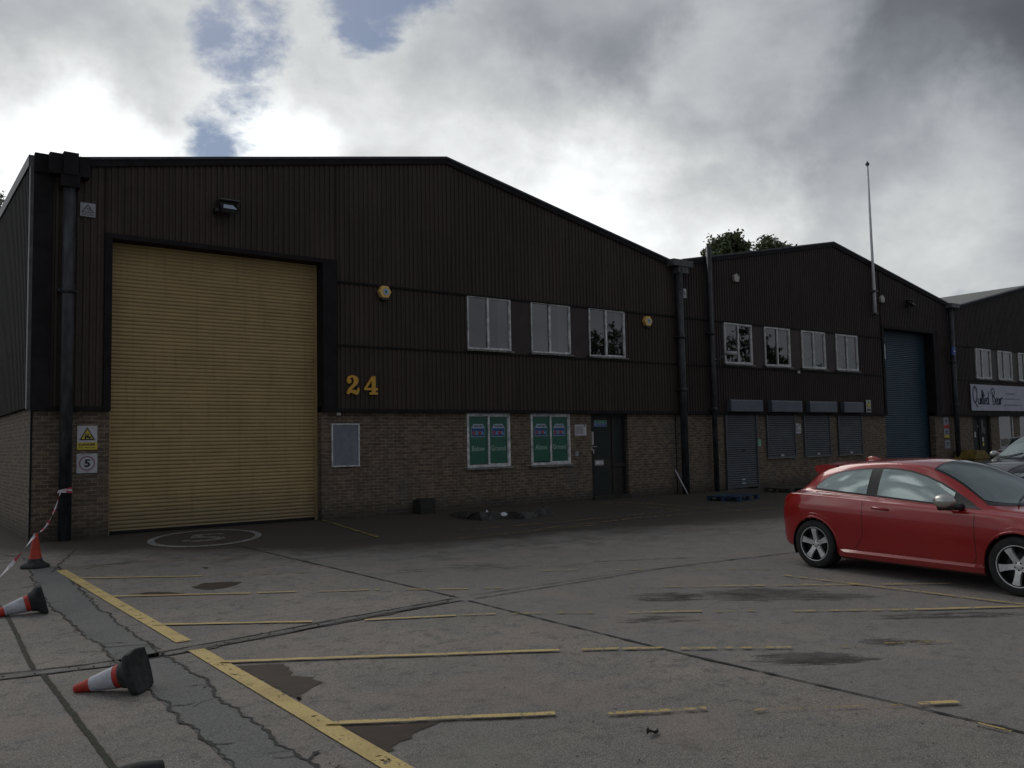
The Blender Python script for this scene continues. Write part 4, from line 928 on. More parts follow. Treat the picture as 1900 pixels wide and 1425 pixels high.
def hexbox(px, py, label, r=.17, sides=6, mat='amber', dep=.13, name='alarm_box', badge=True, rot=0):
    x, z = W(px, py, YC-.1); o = thing(name, label, 'alarm box', (x, YC-.03, z-r), group='alarm boxes on the cladding')
    mb = MB()
    P = [(x+r*math.cos(rot+2*PI*k/sides), z+r*math.sin(rot+2*PI*k/sides)) for k in range(sides)]; mb.prism(P, YC-.03-dep, YC-.03, 'y'); bevel(mb.build('case', M[mat], o), .01)
    if badge:
        vs = [(x+.02+r*.5*math.cos(g*PI/8), YC-.034-dep, z+r*.5*math.sin(g*PI/8)) for g in range(16)]; b_ = MB().add(vs, [list(range(16))]); b_.build('badge', M['palebl'], o)
        MB().quad((x+.0, YC-.037-dep, z-.035), (x+.035, YC-.037-dep, z-.035), (x+.035, YC-.037-dep, z+.035), (x+.0, YC-.037-dep, z+.035)).build('badge_mark', M['ink'], o)
        MB().box(x-r*.55, x+r*.55, YC-.02-dep, YC-.03, z-r-.03, z-r*.86).build('strobe', M['black'], o)
    return o
hexbox(713, 542, 'yellow hexagonal alarm box on the cladding above the 24')
hexbox(1201, 596, 'yellow hexagonal alarm box right of the upper windows', .17)
hexbox(1366, 516, 'cream alarm box high on the left half of the middle unit', .16, 5, 'box_w', .10, badge=False, rot=.3)
hexbox(1637, 555, 'cream alarm box beside the flagpole above the blue shutter', .17, 5, 'box_w', .10, badge=False, rot=.3)

def floodlight(px, py, label, s=1.0, on=True):
    x, z = W(px, py, YC-.25); o = thing('floodlight', label, 'floodlight', (x, YC-.03, z), group='floodlights over the shutters')
    w_ = .19*s; mb = MB()
    # tilted tray: glass faces down and out
    mb.add([(x-w_, YC-.36, z-.10), (x+w_, YC-.36, z-.10), (x+w_*.95, YC-.10, z+.13), (x-w_*.95, YC-.10, z+.13), (x-w_, YC-.33, z-.17), (x+w_, YC-.33, z-.17), (x+w_*.8, YC-.10, z-.06), (x-w_*.8, YC-.10, z-.06)],
           [(4, 5, 1, 0), (3, 2, 6, 7), (0, 3, 7, 4), (1, 5, 6, 2), (4, 7, 6, 5)]); mb.build('housing', M['black'], o)
    mb = MB(); mb.quad((x-w_*.8, YC-.345, z-.075), (x+w_*.8, YC-.345, z-.075), (x+w_*.55, YC-.21, z+.045), (x-w_*.55, YC-.21, z+.045)); mb.build('reflector', M['vpale' if on else 'hopper'], o)
    mb = MB(); mb.box(x-w_*1.0, x+w_*1.35, YC-.22, YC-.03, z+.15, z+.175); mb.build('cowl', M['hopper'], o)
    mb = MB(); mb.box(x-w_*1.5, x-w_*1.0, YC-.2, YC-.03, z-.13, z-.05); mb.build('bracket', M['black'], o)
floodlight(425, 383, 'black floodlight above the yellow shutter'); floodlight(1694, 563, 'dim black floodlight above the blue shutter', .9, False)

x, z = W(1624, 582, YC-.15); xt, zt = W(1611, 308, YC-.15); fp = thing('flagpole', 'slim white flagpole rising above the middle roof', 'flagpole', (x, YC-.15, z))
MB().tube([(x, YC-.15, z), (x, YC-.15, z+1.0), (x-.02, YC-.15, (z+zt)/2), (x-.03, YC-.15, zt)], [.066, .062, .050, .038], 12).build('pole', M['flag'], fp)
mb = MB(); mb.box(x-.11, x+.11, YC-.26, YC, z+.86, z+.94); mb.box(x-.10, x+.10, YC-.25, YC, z-.03, z+.03); mb.build('bracket', M['hopper'], fp)
mb = MB(); mb.lathe([(0, -.02), (.07, .02), (.085, .07), (.05, .12), (.03, .16), (.0, .20)], 12, c=(x-.03, YC-.15, zt)); mb.build('finial', M['ink2'], fp)

x, z = W(1340, 662, YC-.3); cc_ = thing('security_camera', 'white bullet camera by the first upper window of the middle unit', 'security camera', (x, YC-.03, z))
xe, ze = W(1365, 656, YC-.7)
mb = MB(); mb.tube([(x, YC-.45, z+.13), (xe, YC-.75, ze)], .075, 12); mb.build('body', M['white'], cc_)
mb = MB(); mb.add([(x-.1, YC-.40, z+.22), (x+.1, YC-.40, z+.22), (xe+.09, YC-.80, ze+.11), (xe-.09, YC-.80, ze+.11)], [(0, 1, 2, 3)]); mb.build('sun_shield', M['white'], cc_)
mb = MB(); mb.tube([(x-.08, YC-.02, z-.12), (x-.08, YC-.2, z-.1), (x, YC-.45, z+.08)], .03, 8); mb.lathe([(0, -.04), (.09, -.04), (.09, .0)], 12, 'y', c=(x-.08, YC-.03, z-.12)); mb.build('arm', M['hopper'], cc_)
x, z = W(626, 768, YB); mb = MB(); mb.box(x-.05, x+.05, YB-.09, YB, z-.04, z+.055); bevel(tag(mb.build('sensor_box', M['box_w'], None, (x, YB, z-.04)), 'small cream sensor under the cladding beside the yellow shutter', 'sensor'), .008)
x, z = W(1479, 691, YC); mb = MB(); mb.box(x-.05, x+.05, YC-.1, YC-.02, z-.05, z+.05); bevel(tag(mb.build('sensor_box', M['box_w'], None, (x, YC, z-.05)), 'tiny pale sensor under the upper windows of the middle unit', 'sensor'), .008)

def notice(mb, x0, x1, z0, z1, y, rows=6, hd='ink2'):
    w_, h_ = x1-x0, z1-z0
    mb.quad((x0+.78*w_, y, z0+.84*h_), (x0+.90*w_, y, z0+.84*h_), (x0+.90*w_, y, z0+.95*h_), (x0+.78*w_, y, z0+.95*h_), M['ink'])
    for k in range(rows):
        zc = z0+h_*(.78-.72*k/rows); e = random.uniform(.55, .95) if k else .7
        x = x0+.05*w_
        while x < x0+e*w_:
            l_ = random.uniform(.06, .16)*w_; mb.quad((x, y-.001, zc), (min(x+l_, x1-.03*w_), y-.001, zc), (min(x+l_, x1-.03*w_), y-.001, zc+h_*.055), (x, y-.001, zc+h_*.055), M[hd]); x += l_+.025*w_
a = W(1066, 788, YB); b = W(1088, 808, YB); plate('paper_notice', 'creased white notice between the right ground window and the entrance', 'notice', a[0], b[0], b[1], a[1], YB-.004, M['white'], notice, .004)
a = W(1471, 786, YB); b = W(1486, 804, YB); plate('paper_notice', 'white printed notice between two grey window shutters', 'notice', a[0], b[0], b[1], a[1], YB-.004, M['white'], notice, .004)
a = W(1404, 815, YB); b = W(1412, 828, YB); plate('green_notice', 'small mint green notice right of the grey door shutter', 'notice', a[0], b[0], b[1], a[1], YB-.004, M['mint'], lambda mb, *k: notice(mb, *k, 4, 'gsign'), .004)
a = W(1608, 742, YC-.1); b = W(1618, 765, YC-.1)
def caution(mb, x0, x1, z0, z1, y):
    tri(mb, x0+.1*(x1-x0), x1-.1*(x1-x0), z0+.42*(z1-z0), z0+.93*(z1-z0), y, M['ink'], M['yel']); mb.quad((x0+.1*(x1-x0), y, z0+.08*(z1-z0)), (x1-.1*(x1-x0), y, z0+.08*(z1-z0)), (x1-.1*(x1-x0), y, z0+.3*(z1-z0)), (x0+.1*(x1-x0), y, z0+.3*(z1-z0)), M['ink2'])
plate('caution_sign', 'narrow sign with a caution triangle left of the blue shutter', 'sign', a[0], b[0], b[1], a[1], YC-.06, M['box_w'], caution)
a = W(1103, 780, YB+.1); b = W(1127, 791, YB+.1)
def exitp(mb, x0, x1, z0, z1, y):
    h_ = z1-z0; w_ = x1-x0
    mb.quad((x0+.02*w_, y, z0+.53*h_), (x1-.02*w_, y, z0+.53*h_), (x1-.02*w_, y, z1-.04*h_), (x0+.02*w_, y, z1-.04*h_), M['gsign']); mb.quad((x0+.02*w_, y, z0+.06*h_), (x1-.02*w_, y, z0+.06*h_), (x1-.02*w_, y, z0+.48*h_), (x0+.02*w_, y, z0+.48*h_), M['bsign'])
    text(mb, 'Fire exit', x0+.34*w_, x1-.2*w_, z0+.62*h_, z0+.86*h_, y-.002, M['white']); text(mb, 'Keep clear', x0+.26*w_, x1-.12*w_, z0+.15*h_, z0+.40*h_, y-.002, M['white'])
    for zc in (.28, .75): mb.add([(x0+(.11+.05*math.cos(g*PI/5))*w_, y-.002, z0+(zc+.14*math.sin(g*PI/5))*h_) for g in range(10)], [list(range(10))], M['palebl'])
plate('door_sign', 'small green and blue sign on the dark entrance door', 'sign', a[0], b[0], b[1], a[1], YB+.13, M['palebl'], exitp, .006)
a = W(1067, 838, YB); b = W(1072.5, 846, YB); c_ = W(1074, 839, YB); d_ = W(1079, 846, YB)
kp = thing('keypad', 'pair of small grey buzzers left of the entrance door', 'keypad', (a[0], YB, b[1])); mb = MB()
mb.box(a[0], b[0], YB-.03, YB, b[1], a[1], M['signgrey']); mb.box(c_[0], d_[0], YB-.03, YB, d_[1], c_[1], M['hopper']); mb.box(a[0]+.03, a[0]+.06, YB-.034, YB-.029, b[1]+.05, b[1]+.09, M['ink']); mb.box(c_[0]+.02, c_[0]+.07, YB-.034, YB-.029, c_[1]-.05, c_[1]-.03, M['ink']); mb.build('buzzer', None, kp)
# three signs right of the blue shutter
for (p0, p1, q0, q1, mt, band, lb) in ((1750, 774, 1760, 795, 'signgrey', 'red', 'white sign with a red band, topmost of three right of the blue shutter'), (1751, 795, 1761, 813, 'signgrey', 'yel', 'white sign with a yellow band, middle of three right of the blue shutter'), (1753, 817, 1763, 833, 'signgrey', None, 'plain white sign, lowest of three right of the blue shutter')):
    a = W(p0, p1, YB); b = W(q0, q1, YB)
    def mk(mb, x0, x1, z0, z1, y, band=band):
        if band: mb.quad((x0, y, z0), (x1, y, z0), (x1, y, z0+.28*(z1-z0)), (x0, y, z0+.28*(z1-z0)), M[band])
        mb.add([(x0+(.5+.25*math.cos(g*PI/4))*(x1-x0), y-.001, z0+(.65+.14*math.sin(g*PI/4))*(z1-z0)) for g in range(8)], [list(range(8))], M['ink2'])
        mb.quad((x0+.2*(x1-x0), y-.001, z0+.36*(z1-z0)), (x1-.2*(x1-x0), y-.001, z0+.36*(z1-z0)), (x1-.2*(x1-x0), y-.001, z0+.42*(z1-z0)), (x0+.2*(x1-x0), y-.001, z0+.42*(z1-z0)), M['ink2'])
    plate('safety_sign', lb, 'sign', a[0], b[0], b[1]+.02, a[1], YB-.004, M[mt], mk)
x, z = W(1768, 650, YC-.3); mb = MB(); mb.box(x-.14, x+.14, YC-.36, YC-.29, z-.22, z+.14, M['bsign']); mb.box(x-.06, x+.08, YC-.364, YC-.358, z-.08, z-.02, M['white']); tag(mb.build('blue_plate', None, None, (x, YC-.3, z-.22)), 'small blue plate high on the downpipe beside the blue shutter', 'sign')
# banner
x0 = W(1797, 713, YC)[0]; x1 = fx(29.3); z0, z1 = fz(2.27), fz(3.02)
ba = thing('shop_banner', 'long pale vinyl banner with navy script lettering over the shop door', 'banner', (x0, YC-.08, z0))
MB().box(x0, x1, YC-.09, YC-.06, z0, z1).build('vinyl', M['banner'], ba)
letters = {  # strokes in units, baseline 0, x-height 34, ascender 80
 'Q': ([[(12, 96), (4, 84), (1, 50), (5, 18), (14, 8), (24, 20), (29, 52), (25, 86), (16, 98), (10, 94)], [(10, 12), (18, 2), (26, -12), (33, -16)]], 36),
 'u': ([[(0, 34), (0, 8), (6, 1), (13, 6), (15, 34)], [(15, 34), (15, 4), (20, 0)]], 20), 'i': ([[(2, 34), (2, 6), (7, 0)], [(2, 50), (3, 53)]], 8),
 'l': ([[(0, 20), (7, 60), (5, 78), (1, 70), (2, 8), (8, 0)]], 8), 't': ([[(4, 68), (3, 8), (9, 0)], [(-4, 48), (16, 50)]], 10),
 'e': ([[(1, 16), (12, 22), (11, 33), (5, 34), (0, 22), (2, 4), (8, 0), (14, 5)]], 15), 'd': ([[(13, 30), (6, 34), (0, 18), (4, 1), (12, 6), (15, 30), (14, 72)], [(14, 30), (15, 5), (21, 0)]], 30),
 'B': ([[(10, 70), (11, 8)], [(0, 56), (0, 78), (10, 90), (22, 84), (25, 66), (18, 50), (12, 46), (24, 38), (26, 16), (18, -2), (8, 2)]], 32),
 'a': ([[(13, 30), (6, 34), (0, 18), (4, 1), (11, 5), (14, 32)], [(14, 30), (14, 5), (19, 0)]], 20), 'r': ([[(1, 36), (2, 0)], [(2, 20), (7, 34), (13, 38), (18, 30)]], 18)}
def smooth_open(P, n=5):
    P = [Vector(p) for p in P]
    if len(P) < 3: return [tuple(p) for p in P]
    o_ = []
    for i in range(len(P)-1):
        p0, p1, p2, p3 = P[max(0, i-1)], P[i], P[i+1], P[min(len(P)-1, i+2)]
        for j in range(n):
            t = j/n; o_.append(tuple(.5*((2*p1)+(p2-p0)*t+(2*p0-5*p1+4*p2-p3)*t*t+(3*p1-p0-3*p2+p3)*t**3)))
    return o_+[tuple(P[-1])]
mb = MB(); sc = .0082; cx_ = x0+.16
for ch_ in 'Quilted Bear':
    if ch_ == ' ': cx_ += 10*sc; continue
    st, adv = letters[ch_]
    for P in st:
        Q = smooth_open(P); vs = []
        for i, p in enumerate(Q):
            a = Vector(Q[max(0, i-1)]); b = Vector(Q[min(len(Q)-1, i+1)]); t = (b-a).normalized(); q = Vector((-t.y, t.x))*3.4
            for sg in (1, -1): vs.append((cx_+(p[0]+q.x*sg)*sc*1.62, YC-.0935, z0+.30+(p[1]+q.y*sg)*sc))
        mb.add(vs, [(2*i, 2*i+1, 2*i+3, 2*i+2) for i in range(len(Q)-1)], M['navy'])
    cx_ += adv*sc*1.62
text(mb, 'The', x0+.28, x0+.58, z1-.30, z1-.12, YC-.0935, M['ink2'], shear=.3)
xr_ = cx_+.05
text(mb, '01373 841333', xr_+.35, xr_+1.25, z1-.44, z1-.33, YC-.0935, M['ink2']); text(mb, 'www.quiltedbear.co.uk', xr_+.1, xr_+1.75, z0+.52, z0+.62, YC-.0935, M['navy']); text(mb, 'www.quilteddreams.co.uk', xr_, xr_+1.9, z0+.22, z0+.32, YC-.0935, M['ink2'])
mb.build('lettering', None, ba)

# ------------------------------------------------------------------ yard clutter
def cone(label, loc, rot, band=True, group='traffic cones on the left of the yard', red='cone_red', s=1.0):
    o = thing('traffic_cone', label, 'traffic cone', loc, group=group, rot=rot); o.scale = (s, s, s)
    # square-ish footed base
    mb = MB(); N = 32
    def ring(r, z, sq, k):
        g = 2*PI*k/N; c_, s2 = math.cos(g), math.sin(g); m_ = max(abs(c_), abs(s2)); rr = r*((1-sq)+sq/m_*.93); return (rr*c_, rr*s2, z)
    prof = [(.0, .012, 0), (.135, .012, .6), (.150, .0, .62), (.162, .003, .62), (.166, .02, .62), (.164, .042, .60), (.150, .060, .5), (.128, .078, .3), (.112, .094, .1), (.103, .112, 0), (.094, .140, 0), (.0885, .142, 0)]
    vs = [ring(r, z, sq, k) for r, z, sq in prof for k in range(N)]
    mb.add(vs, [(i*N+k, i*N+(k+1) % N, (i+1)*N+(k+1) % N, (i+1)*N+k) for i in range(len(prof)-1) for k in range(N)], None, True)
    mb.build('base', M['rubber'], o, local=True)
    def body(z0, z1, name, mat, dr=0.0):
        f_ = lambda z: .088-(z-.14)*(.088-.030)/(.50-.14)+dr
        n = 6; pr = [(f_(z0+(z1-z0)*i/n), z0+(z1-z0)*i/n) for i in range(n+1)]
        if name == 'tip': pr += [(f_(z1)-.004, z1+.004), (f_(z1)-.012, z1+.003), (f_(z1)-.012, z1-.05)]
        MB().lathe(pr, 32).build(name, M[mat], o, local=True)
    if band: body(.14, .185, 'lower_band', red); body(.185, .375, 'sleeve', 'cone_white', .002); body(.375, .50, 'tip', red)
    else: body(.14, .50, 'tip', red)
    return o
def lying(label, tip, base, **k):
    # cone on its side: axis in the ground plane, resting on base rim and tip
    bx, by = base; tx, ty = tip; az = math.atan2(ty-by, tx-bx)
    tilt = PI/2+math.atan((.158-.030)/.47)
    s = k.get('s', 1.0)
    o = cone(label, (bx, by, .152*s), (0, 0, 0), **k)
    ry = Matrix.Rotation(tilt, 3, 'Y'); rz = Matrix.Rotation(az, 3, 'Z'); r45 = Matrix.Rotation(0, 3, 'Z')
    o.rotation_euler = (rz @ ry @ r45).to_euler()
    return o
lying('nearer overturned cone with a white sleeve beside the drainage channel', G(139, 1284), G(262, 1268+14), s=.98)
lying('farther overturned cone with a white sleeve cut by the left edge', G(-12, 1146), G(82, 1136), s=1.02)
lying('overturned cone almost wholly below the bottom edge, only its black base showing', (1.02, 3.55), GZ(237, 1410, .305), s=1.0)
cx1, cy1 = G(65, 1054)
cone('standing red cone by the left corner of the building holding down tape', (cx1, cy1, 0), (0, 0, .6), False, red='cone_orange', s=1.0)
# barrier tape from downpipe to cone and away
x, z = fx(1.935), W(122, 910, YC-.19)[1]
def tape_pt(px, py, depth_pt): return depth_pt
pA = Vector((x-.09, YC-.30, z)); top_c = Vector((cx1, cy1, .50)); pB = Vector((*G(-60, 1130), .02))
tp = thing('barrier_tape', 'red and white barrier tape from the left downpipe to the standing cone', 'barrier tape', (x, YC-.19, 0))
seg = []
for i in range(29):
    t = i/28; p = pA.lerp(top_c, t); p.z -= .62*t*(1-t)*1.15; seg.append((p, t*9+.9*math.sin(t*5)))
for i in range(1, 17):
    t = i/16; p = top_c.lerp(pB, t); p.z -= .12*t*(1-t)*4*.5; p.z = max(p.z, .015); seg.append((p, 9+t*7))
mb = MB(); vs = []
for i, (p, tw) in enumerate(seg):
    d = (seg[min(i+1, len(seg)-1)][0]-seg[max(0, i-1)][0]).normalized(); a = d.cross(Vector((0, 0, 1))).normalized(); b = d.cross(a)
    hw = .010+.014*abs(math.sin(i*.5))**3; q = (a*math.cos(tw)+b*math.sin(tw))*hw; vs += [p+q, p-q]
for i in range(len(seg)-1): mb.add([vs[2*i], vs[2*i+1], vs[2*i+3], vs[2*i+2]], [(0, 1, 2, 3)], M['tape_r'] if (i//2) % 3 == 1 else M['tape_w'])
mb.build('ribbon', None, tp)
mb = MB()
for k, (zo, mt) in enumerate(((.02, 'tape_w'), (-.025, 'tape_r'), (-.045, 'tape_w'))):
    rr = .124+.003*k; N = 24
    for j in range(N):
        a0, a1 = 2*PI*j/N, 2*PI*(j+1)/N; f_ = lambda g: zo+.03*math.cos(g+k)
        mb.quad((x+rr*math.cos(a0), YC-.188+rr*math.sin(a0), z+f_(a0)-.022), (x+rr*math.cos(a1), YC-.188+rr*math.sin(a1), z+f_(a1)-.022), (x+rr*math.cos(a1), YC-.188+rr*math.sin(a1), z+f_(a1)+.022), (x+rr*math.cos(a0), YC-.188+rr*math.sin(a0), z+f_(a0)+.022), M['tape_r' if (j//6+k) % 2 else 'tape_w'])
mb.build('wrap', None, tp)

def pallet(label, cx, cy, rz, mat, group='pallets by the middle unit', Lx=1.2, Ly=1.0):
    o = thing('pallet', label, 'pallet', (cx, cy, 0), rz, group)
    mb = MB()
    for k in range(7):
        y = -Ly/2+.05+k*(Ly-.1)/6; mb.box(-Lx/2, Lx/2, y-.05, y+.05, .122, .144)
    mb.build('deck_board', M[mat], o, local=True)
    mb = MB()
    for i in (-1, 0, 1):
        for j in (-1, 0, 1): mb.box(i*(Lx/2-.07)-.065, i*(Lx/2-.07)+.065, j*(Ly/2-.05)-.05, j*(Ly/2-.05)+.05, .02, .10)
    for i in (-1, 0, 1): mb.box(i*(Lx/2-.07)-.05, i*(Lx/2-.07)+.05, -Ly/2, Ly/2, .10, .122)
    mb.build('block', M[mat], o, local=True)
    mb = MB()
    for j in (-1, 0, 1): mb.box(-Lx/2, Lx/2, j*(Ly/2-.05)-.05, j*(Ly/2-.05)+.05, .0, .02)
    mb.build('bottom_board', M[mat], o, local=True)
    return o
gx, gy = G(1366, 928); pallet('blue painted pallet lying before the grey door shutter', gx, gy+.1, R(12), 'bluepallet')
gx, gy = G(1462, 912); pallet('dark wooden pallet by the wall behind the red car', gx, min(gy, 18.2), R(3), 'wood')
a = W(1252.5, 872, YB-.10); gx, gy = G(1257.5, 920)
mb = MB(); mb.tube([(a[0]+.05, YB-.06, a[1]), (a[0]+.20, YB-.42, .0)], .024, 8); tag(mb.build('plastic_pipe', M['white'], None, (a[0]+.2, YB-.42, 0)), 'short white pipe leaning on the brick left of the second downpipe', 'pipe')
a = W(779, 930, YB-.4); b = W(811, 960, YB-.4); mb = MB(); mb.box(a[0]+.03, b[0]-.02, YB-.38, YB-.02, 0, .35); mb.box(a[0]+.08, b[0]-.07, YB-.33, YB-.07, .35, .38)
bevel(tag(mb.build('concrete_block', M['slab'], None, ((a[0]+b[0])/2, YB-.2, 0)), 'dark square block against the brick wall right of the yellow shutter', 'block'), .02)
# crumpled dark roofing sheet
rt = thing('crumpled_sheet', 'crumpled dark sheeting with white torn patches lying below the left green window', 'debris', (*G(950, 960), 0))
P0 = [G(856, 961), G(893, 966), G(945, 962), G(975, 964), G(1005, 958), G(1031, 953)]; hts = [.13, .17, .15, .11, .13, .17]
mb = MB(); vs = []; n = 0; random.seed(3)
for i in range(len(P0)-1):
    for j in range(6):
        t = j/6; x = P0[i][0]+(P0[i+1][0]-P0[i][0])*t; y = P0[i][1]+(P0[i+1][1]-P0[i][1])*t; h_ = hts[i]+(hts[i+1]-hts[i])*t
        r_ = lambda: random.uniform(-.035, .035)
        vs += [(x+r_()*.5, y+r_()-.02, .003), (x+r_()*.5, y+.03+r_(), h_*.55+r_()), (x, y+.10+r_(), h_+r_()), (x, y+.34+r_(), h_*.9+r_()), (x, y+.60+r_(), .02)]; n += 1
mb.add(vs, [(5*i+k, 5*i+k+5, 5*i+k+6, 5*i+k+1) for i in range(n-1) for k in range(4)]); mb.add([vs[0], vs[1], vs[2], vs[3], vs[4]], [(0, 1, 2, 3, 4)]); mb.add(vs[-5:], [(0, 1, 2, 3, 4)])
mb.build('sheeting', M['felt'], rt)
mb = MB()
for (px, py, w_, h_) in ((933, 951, .16, .10), (901, 957, .07, .16)):
    gx, gy = G(px, 964); mb.add([(gx+w_*math.cos(g)*.6+random.uniform(-.02, .02), gy-.06+.02*math.sin(g), .13+h_*.6*math.sin(g)+random.uniform(-.02, .02)) for g in [k*PI/4 for k in range(8)]], [list(range(8))])
mb.build('torn_patch', M['foil'], rt)
# grit bin over the red car's roof line
gb = thing('grit_bin', 'mossy yellow bin with sloping lid by the shop wall, seen over the red car', 'grit bin', (fx(25.0), YB-.5, 0))
x = W(1801, 845, YB-.5)[0]; mb = MB(); mb.prism([(x-.60, 0), (x+.60, 0), (x+.66, .62), (x-.66, .62)], YB-.95, YB-.15, 'y', M['grit']); mb.build('tub', None, gb)
mb = MB(); mb.prism([(x-.70, .63), (x+.78, .63), (x+.25, .98), (x-.45, 1.02)], YB-1.0, YB-.1, 'y', M['grit']); mb.build('lid', None, gb)
# fallen leaf and crumbs
gx, gy = G(1212, 1364); mb = MB(); random.seed(5); vs = []
for i in range(7):
    for j in range(3): vs.append((gx-.05+.016*i, gy+(j-1)*.022*math.sin(PI*(i+.6)/7.2), .012+.02*abs(j-1)*random.uniform(.4, 1.2)+.01*math.sin(i)))
mb.add(vs, [(3*i+j, 3*i+j+3, 3*i+j+4, 3*i+j+1) for i in range(6) for j in range(2)]); tag(mb.build('fallen_leaf', M['silt'], None, (gx, gy, 0)), 'curled brown leaf on the concrete near the bottom edge', 'leaf')
mb = MB(); random.seed(8)
for k in range(110):
    px, py = random.uniform(30, 1880), random.uniform(1110, 1424); gx, gy = G(px, py); r_ = random.uniform(.002, .007)
    a0 = random.uniform(0, 6); mb.add([(gx+r_*math.cos(a0+j*PI/2.5), gy+r_*1.3*math.sin(a0+j*PI/2.5), .002) for j in range(5)]+[(gx, gy, r_*.8+.002)], [(j, (j+1) % 5, 5) for j in range(5)])
for k in range(50):
    t = random.random(); q = ch[min(int(t*6), 5)]; q2 = ch[min(int(t*6), 5)+1]; f_ = t*6-int(t*6); r_ = random.uniform(.004, .013); gx = q[0]+(q2[0]-q[0])*f_+random.uniform(-.07, .07); gy = q[1]+(q2[1]-q[1])*f_+random.uniform(-.09, .09)
    a0 = random.uniform(0, 6); mb.add([(gx+r_*math.cos(a0+j*PI/2.5), gy+r_*1.3*math.sin(a0+j*PI/2.5), .008) for j in range(5)]+[(gx, gy, r_*.8+.008)], [(j, (j+1) % 5, 5) for j in range(5)])
tag(mb.build('grit', M['silt']), 'scattered grit and leaf crumbs on the concrete', 'grit', kind='stuff')

# ------------------------------------------------------------------ cars
TAB = [ # x zbot wmax zsh wsh zbelt wbelt zrail wrail zc
 (0.02, .40, .60, .66, .56, .70, .50, .72, .42, .73), (0.06, .32, .72, .80, .68, .84, .58, .86, .50, .87), (0.14, .27, .80, .90, .765, .935, .64, .955, .54, .975),
 (0.26, .24, .845, .965, .805, .995, .635, 1.03, .52, 1.06), (0.40, .22, .868, .972, .825, 1.01, .655, 1.15, .50, 1.21), (0.55, .21, .88, .968, .835, 1.012, .672, 1.275, .485, 1.33),
 (0.75, .20, .886, .962, .845, 1.008, .698, 1.325, .50, 1.385), (1.1, .19, .89, .948, .85, .992, .738, 1.365, .535, 1.425), (1.6, .185, .89, .925, .855, .965, .765, 1.388, .56, 1.447),
 (2.0, .185, .89, .905, .86, .94, .78, 1.368, .57, 1.438), (2.3, .185, .89, .89, .862, .922, .79, 1.300, .59, 1.385), (2.6, .185, .89, .875, .864, .905, .80, 1.165, .63, 1.245),
 (2.85, .185, .89, .865, .864, .893, .805, 1.01, .69, 1.09), (3.0, .185, .89, .858, .864, .884, .80, .925, .735, .985), (3.12, .185, .89, .850, .862, .875, .79, .895, .735, .935),
 (3.35, .185, .89, .83, .858, .855, .77, .872, .70, .893), (3.7, .19, .885, .785, .84, .81, .74, .830, .65, .85), (3.98, .20, .86, .72, .80, .75, .68, .77, .57, .79),
 (4.13, .22, .80, .63, .73, .67, .60, .70, .50, .71), (4.21, .27, .70, .54, .64, .58, .52, .60, .42, .61), (4.25, .36, .55, .47, .52, .50, .42, .51, .34, .52)]
def station(x):
    n = len(TAB)
    for i in range(n-1):
        if TAB[i][0] <= x <= TAB[i+1][0] or i == n-2:
            a, b = TAB[i], TAB[i+1]; h_ = b[0]-a[0]; t = (x-a[0])/h_; t = min(max(t, 0), 1)
            p, q = TAB[max(0, i-1)], TAB[min(n-1, i+2)]; r_ = []
            for k in range(1, 10):
                d = (b[k]-a[k])/h_
                m0 = d if i == 0 else (b[k]-p[k])/(b[0]-p[0]); m1 = d if i+2 > n-1 else (q[k]-a[k])/(q[0]-a[0])
                lim = 3*abs(d); m0 = max(-lim, min(lim, m0)); m1 = max(-lim, min(lim, m1))
                if m0*d < 0: m0 = 0
                if m1*d < 0: m1 = 0
                t2, t3 = t*t, t*t*t
                r_.append((2*t3-3*t2+1)*a[k]+(t3-2*t2+t)*h_*m0+(-2*t3+3*t2)*b[k]+(t3-t2)*h_*m1)
            return r_
def section(x):
    zb, wm, zs, wsh, zbe, wb, zr, wr, zc = station(x); hh = zs-zb
    P = [(0, zb), (wm*.6, zb), (wm*.90, zb+.005), (wm*.955, zb+.04), (wm*.972, zb+hh*.16), (wm*.982, zb+hh*.34), (wm, zb+hh*.58), (wm*.995, zb+hh*.80), (wsh+.010, zs-.035), (wsh, zs), (wsh-.022, zs+.010), (wb+.02, zbe-.004), (wb, zbe+.004)]
    for t, bl in ((.25, .012), (.5, .018), (.75, .014)): P.append((wb+(wr-wb)*t+bl*(zr-zbe)/.4, zbe+(zr-zbe)*t))
    P += [(wr+.012, zr-.018), (wr-.02, zr+(zc-zr)*.18), (wr*.75, zr+(zc-zr)*.55), (wr*.5, zr+(zc-zr)*.80), (wr*.25, zr+(zc-zr)*.95), (0, zc)]
    out_ = []
    for i in range(len(P)-1):
        p0, p1, p2, p3 = [Vector(P[min(max(i+k, 0), len(P)-1)]) for k in (-1, 0, 1, 2)]
        m = 5 if 2 <= i <= 8 else 3
        for j in range(m):
            t = j/m; lin = p1.lerp(p2, t); cr = .5*((2*p1)+(p2-p0)*t+(2*p0-5*p1+4*p2-p3)*t*t+(3*p1-p0-3*p2+p3)*t**3)
            out_.append(tuple(lin.lerp(cr, .6)))
    return out_+[P[-1]]
_sc = {}
def sec(x):
    k = round(x, 3)
    if k not in _sc: _sc[k] = section(k)
    return _sc[k]
def side_y(x, z):
    P = sec(x)
    for i in range(10, len(P)-1):
        if P[i][1] <= z <= P[i+1][1]: t = (z-P[i][1])/max(1e-6, P[i+1][1]-P[i][1]); return P[i][0]+(P[i+1][0]-P[i][0])*t
    return P[-1][0]
def top_z(x, y):
    P = sec(x); y = abs(y)
    for i in range(len(P)-1, 30, -1):
        if P[i][0] <= y <= P[i-1][0]: t = (y-P[i][0])/max(1e-6, P[i-1][0]-P[i][0]); return P[i][1]+(P[i-1][1]-P[i][1])*t
    return P[30][1]
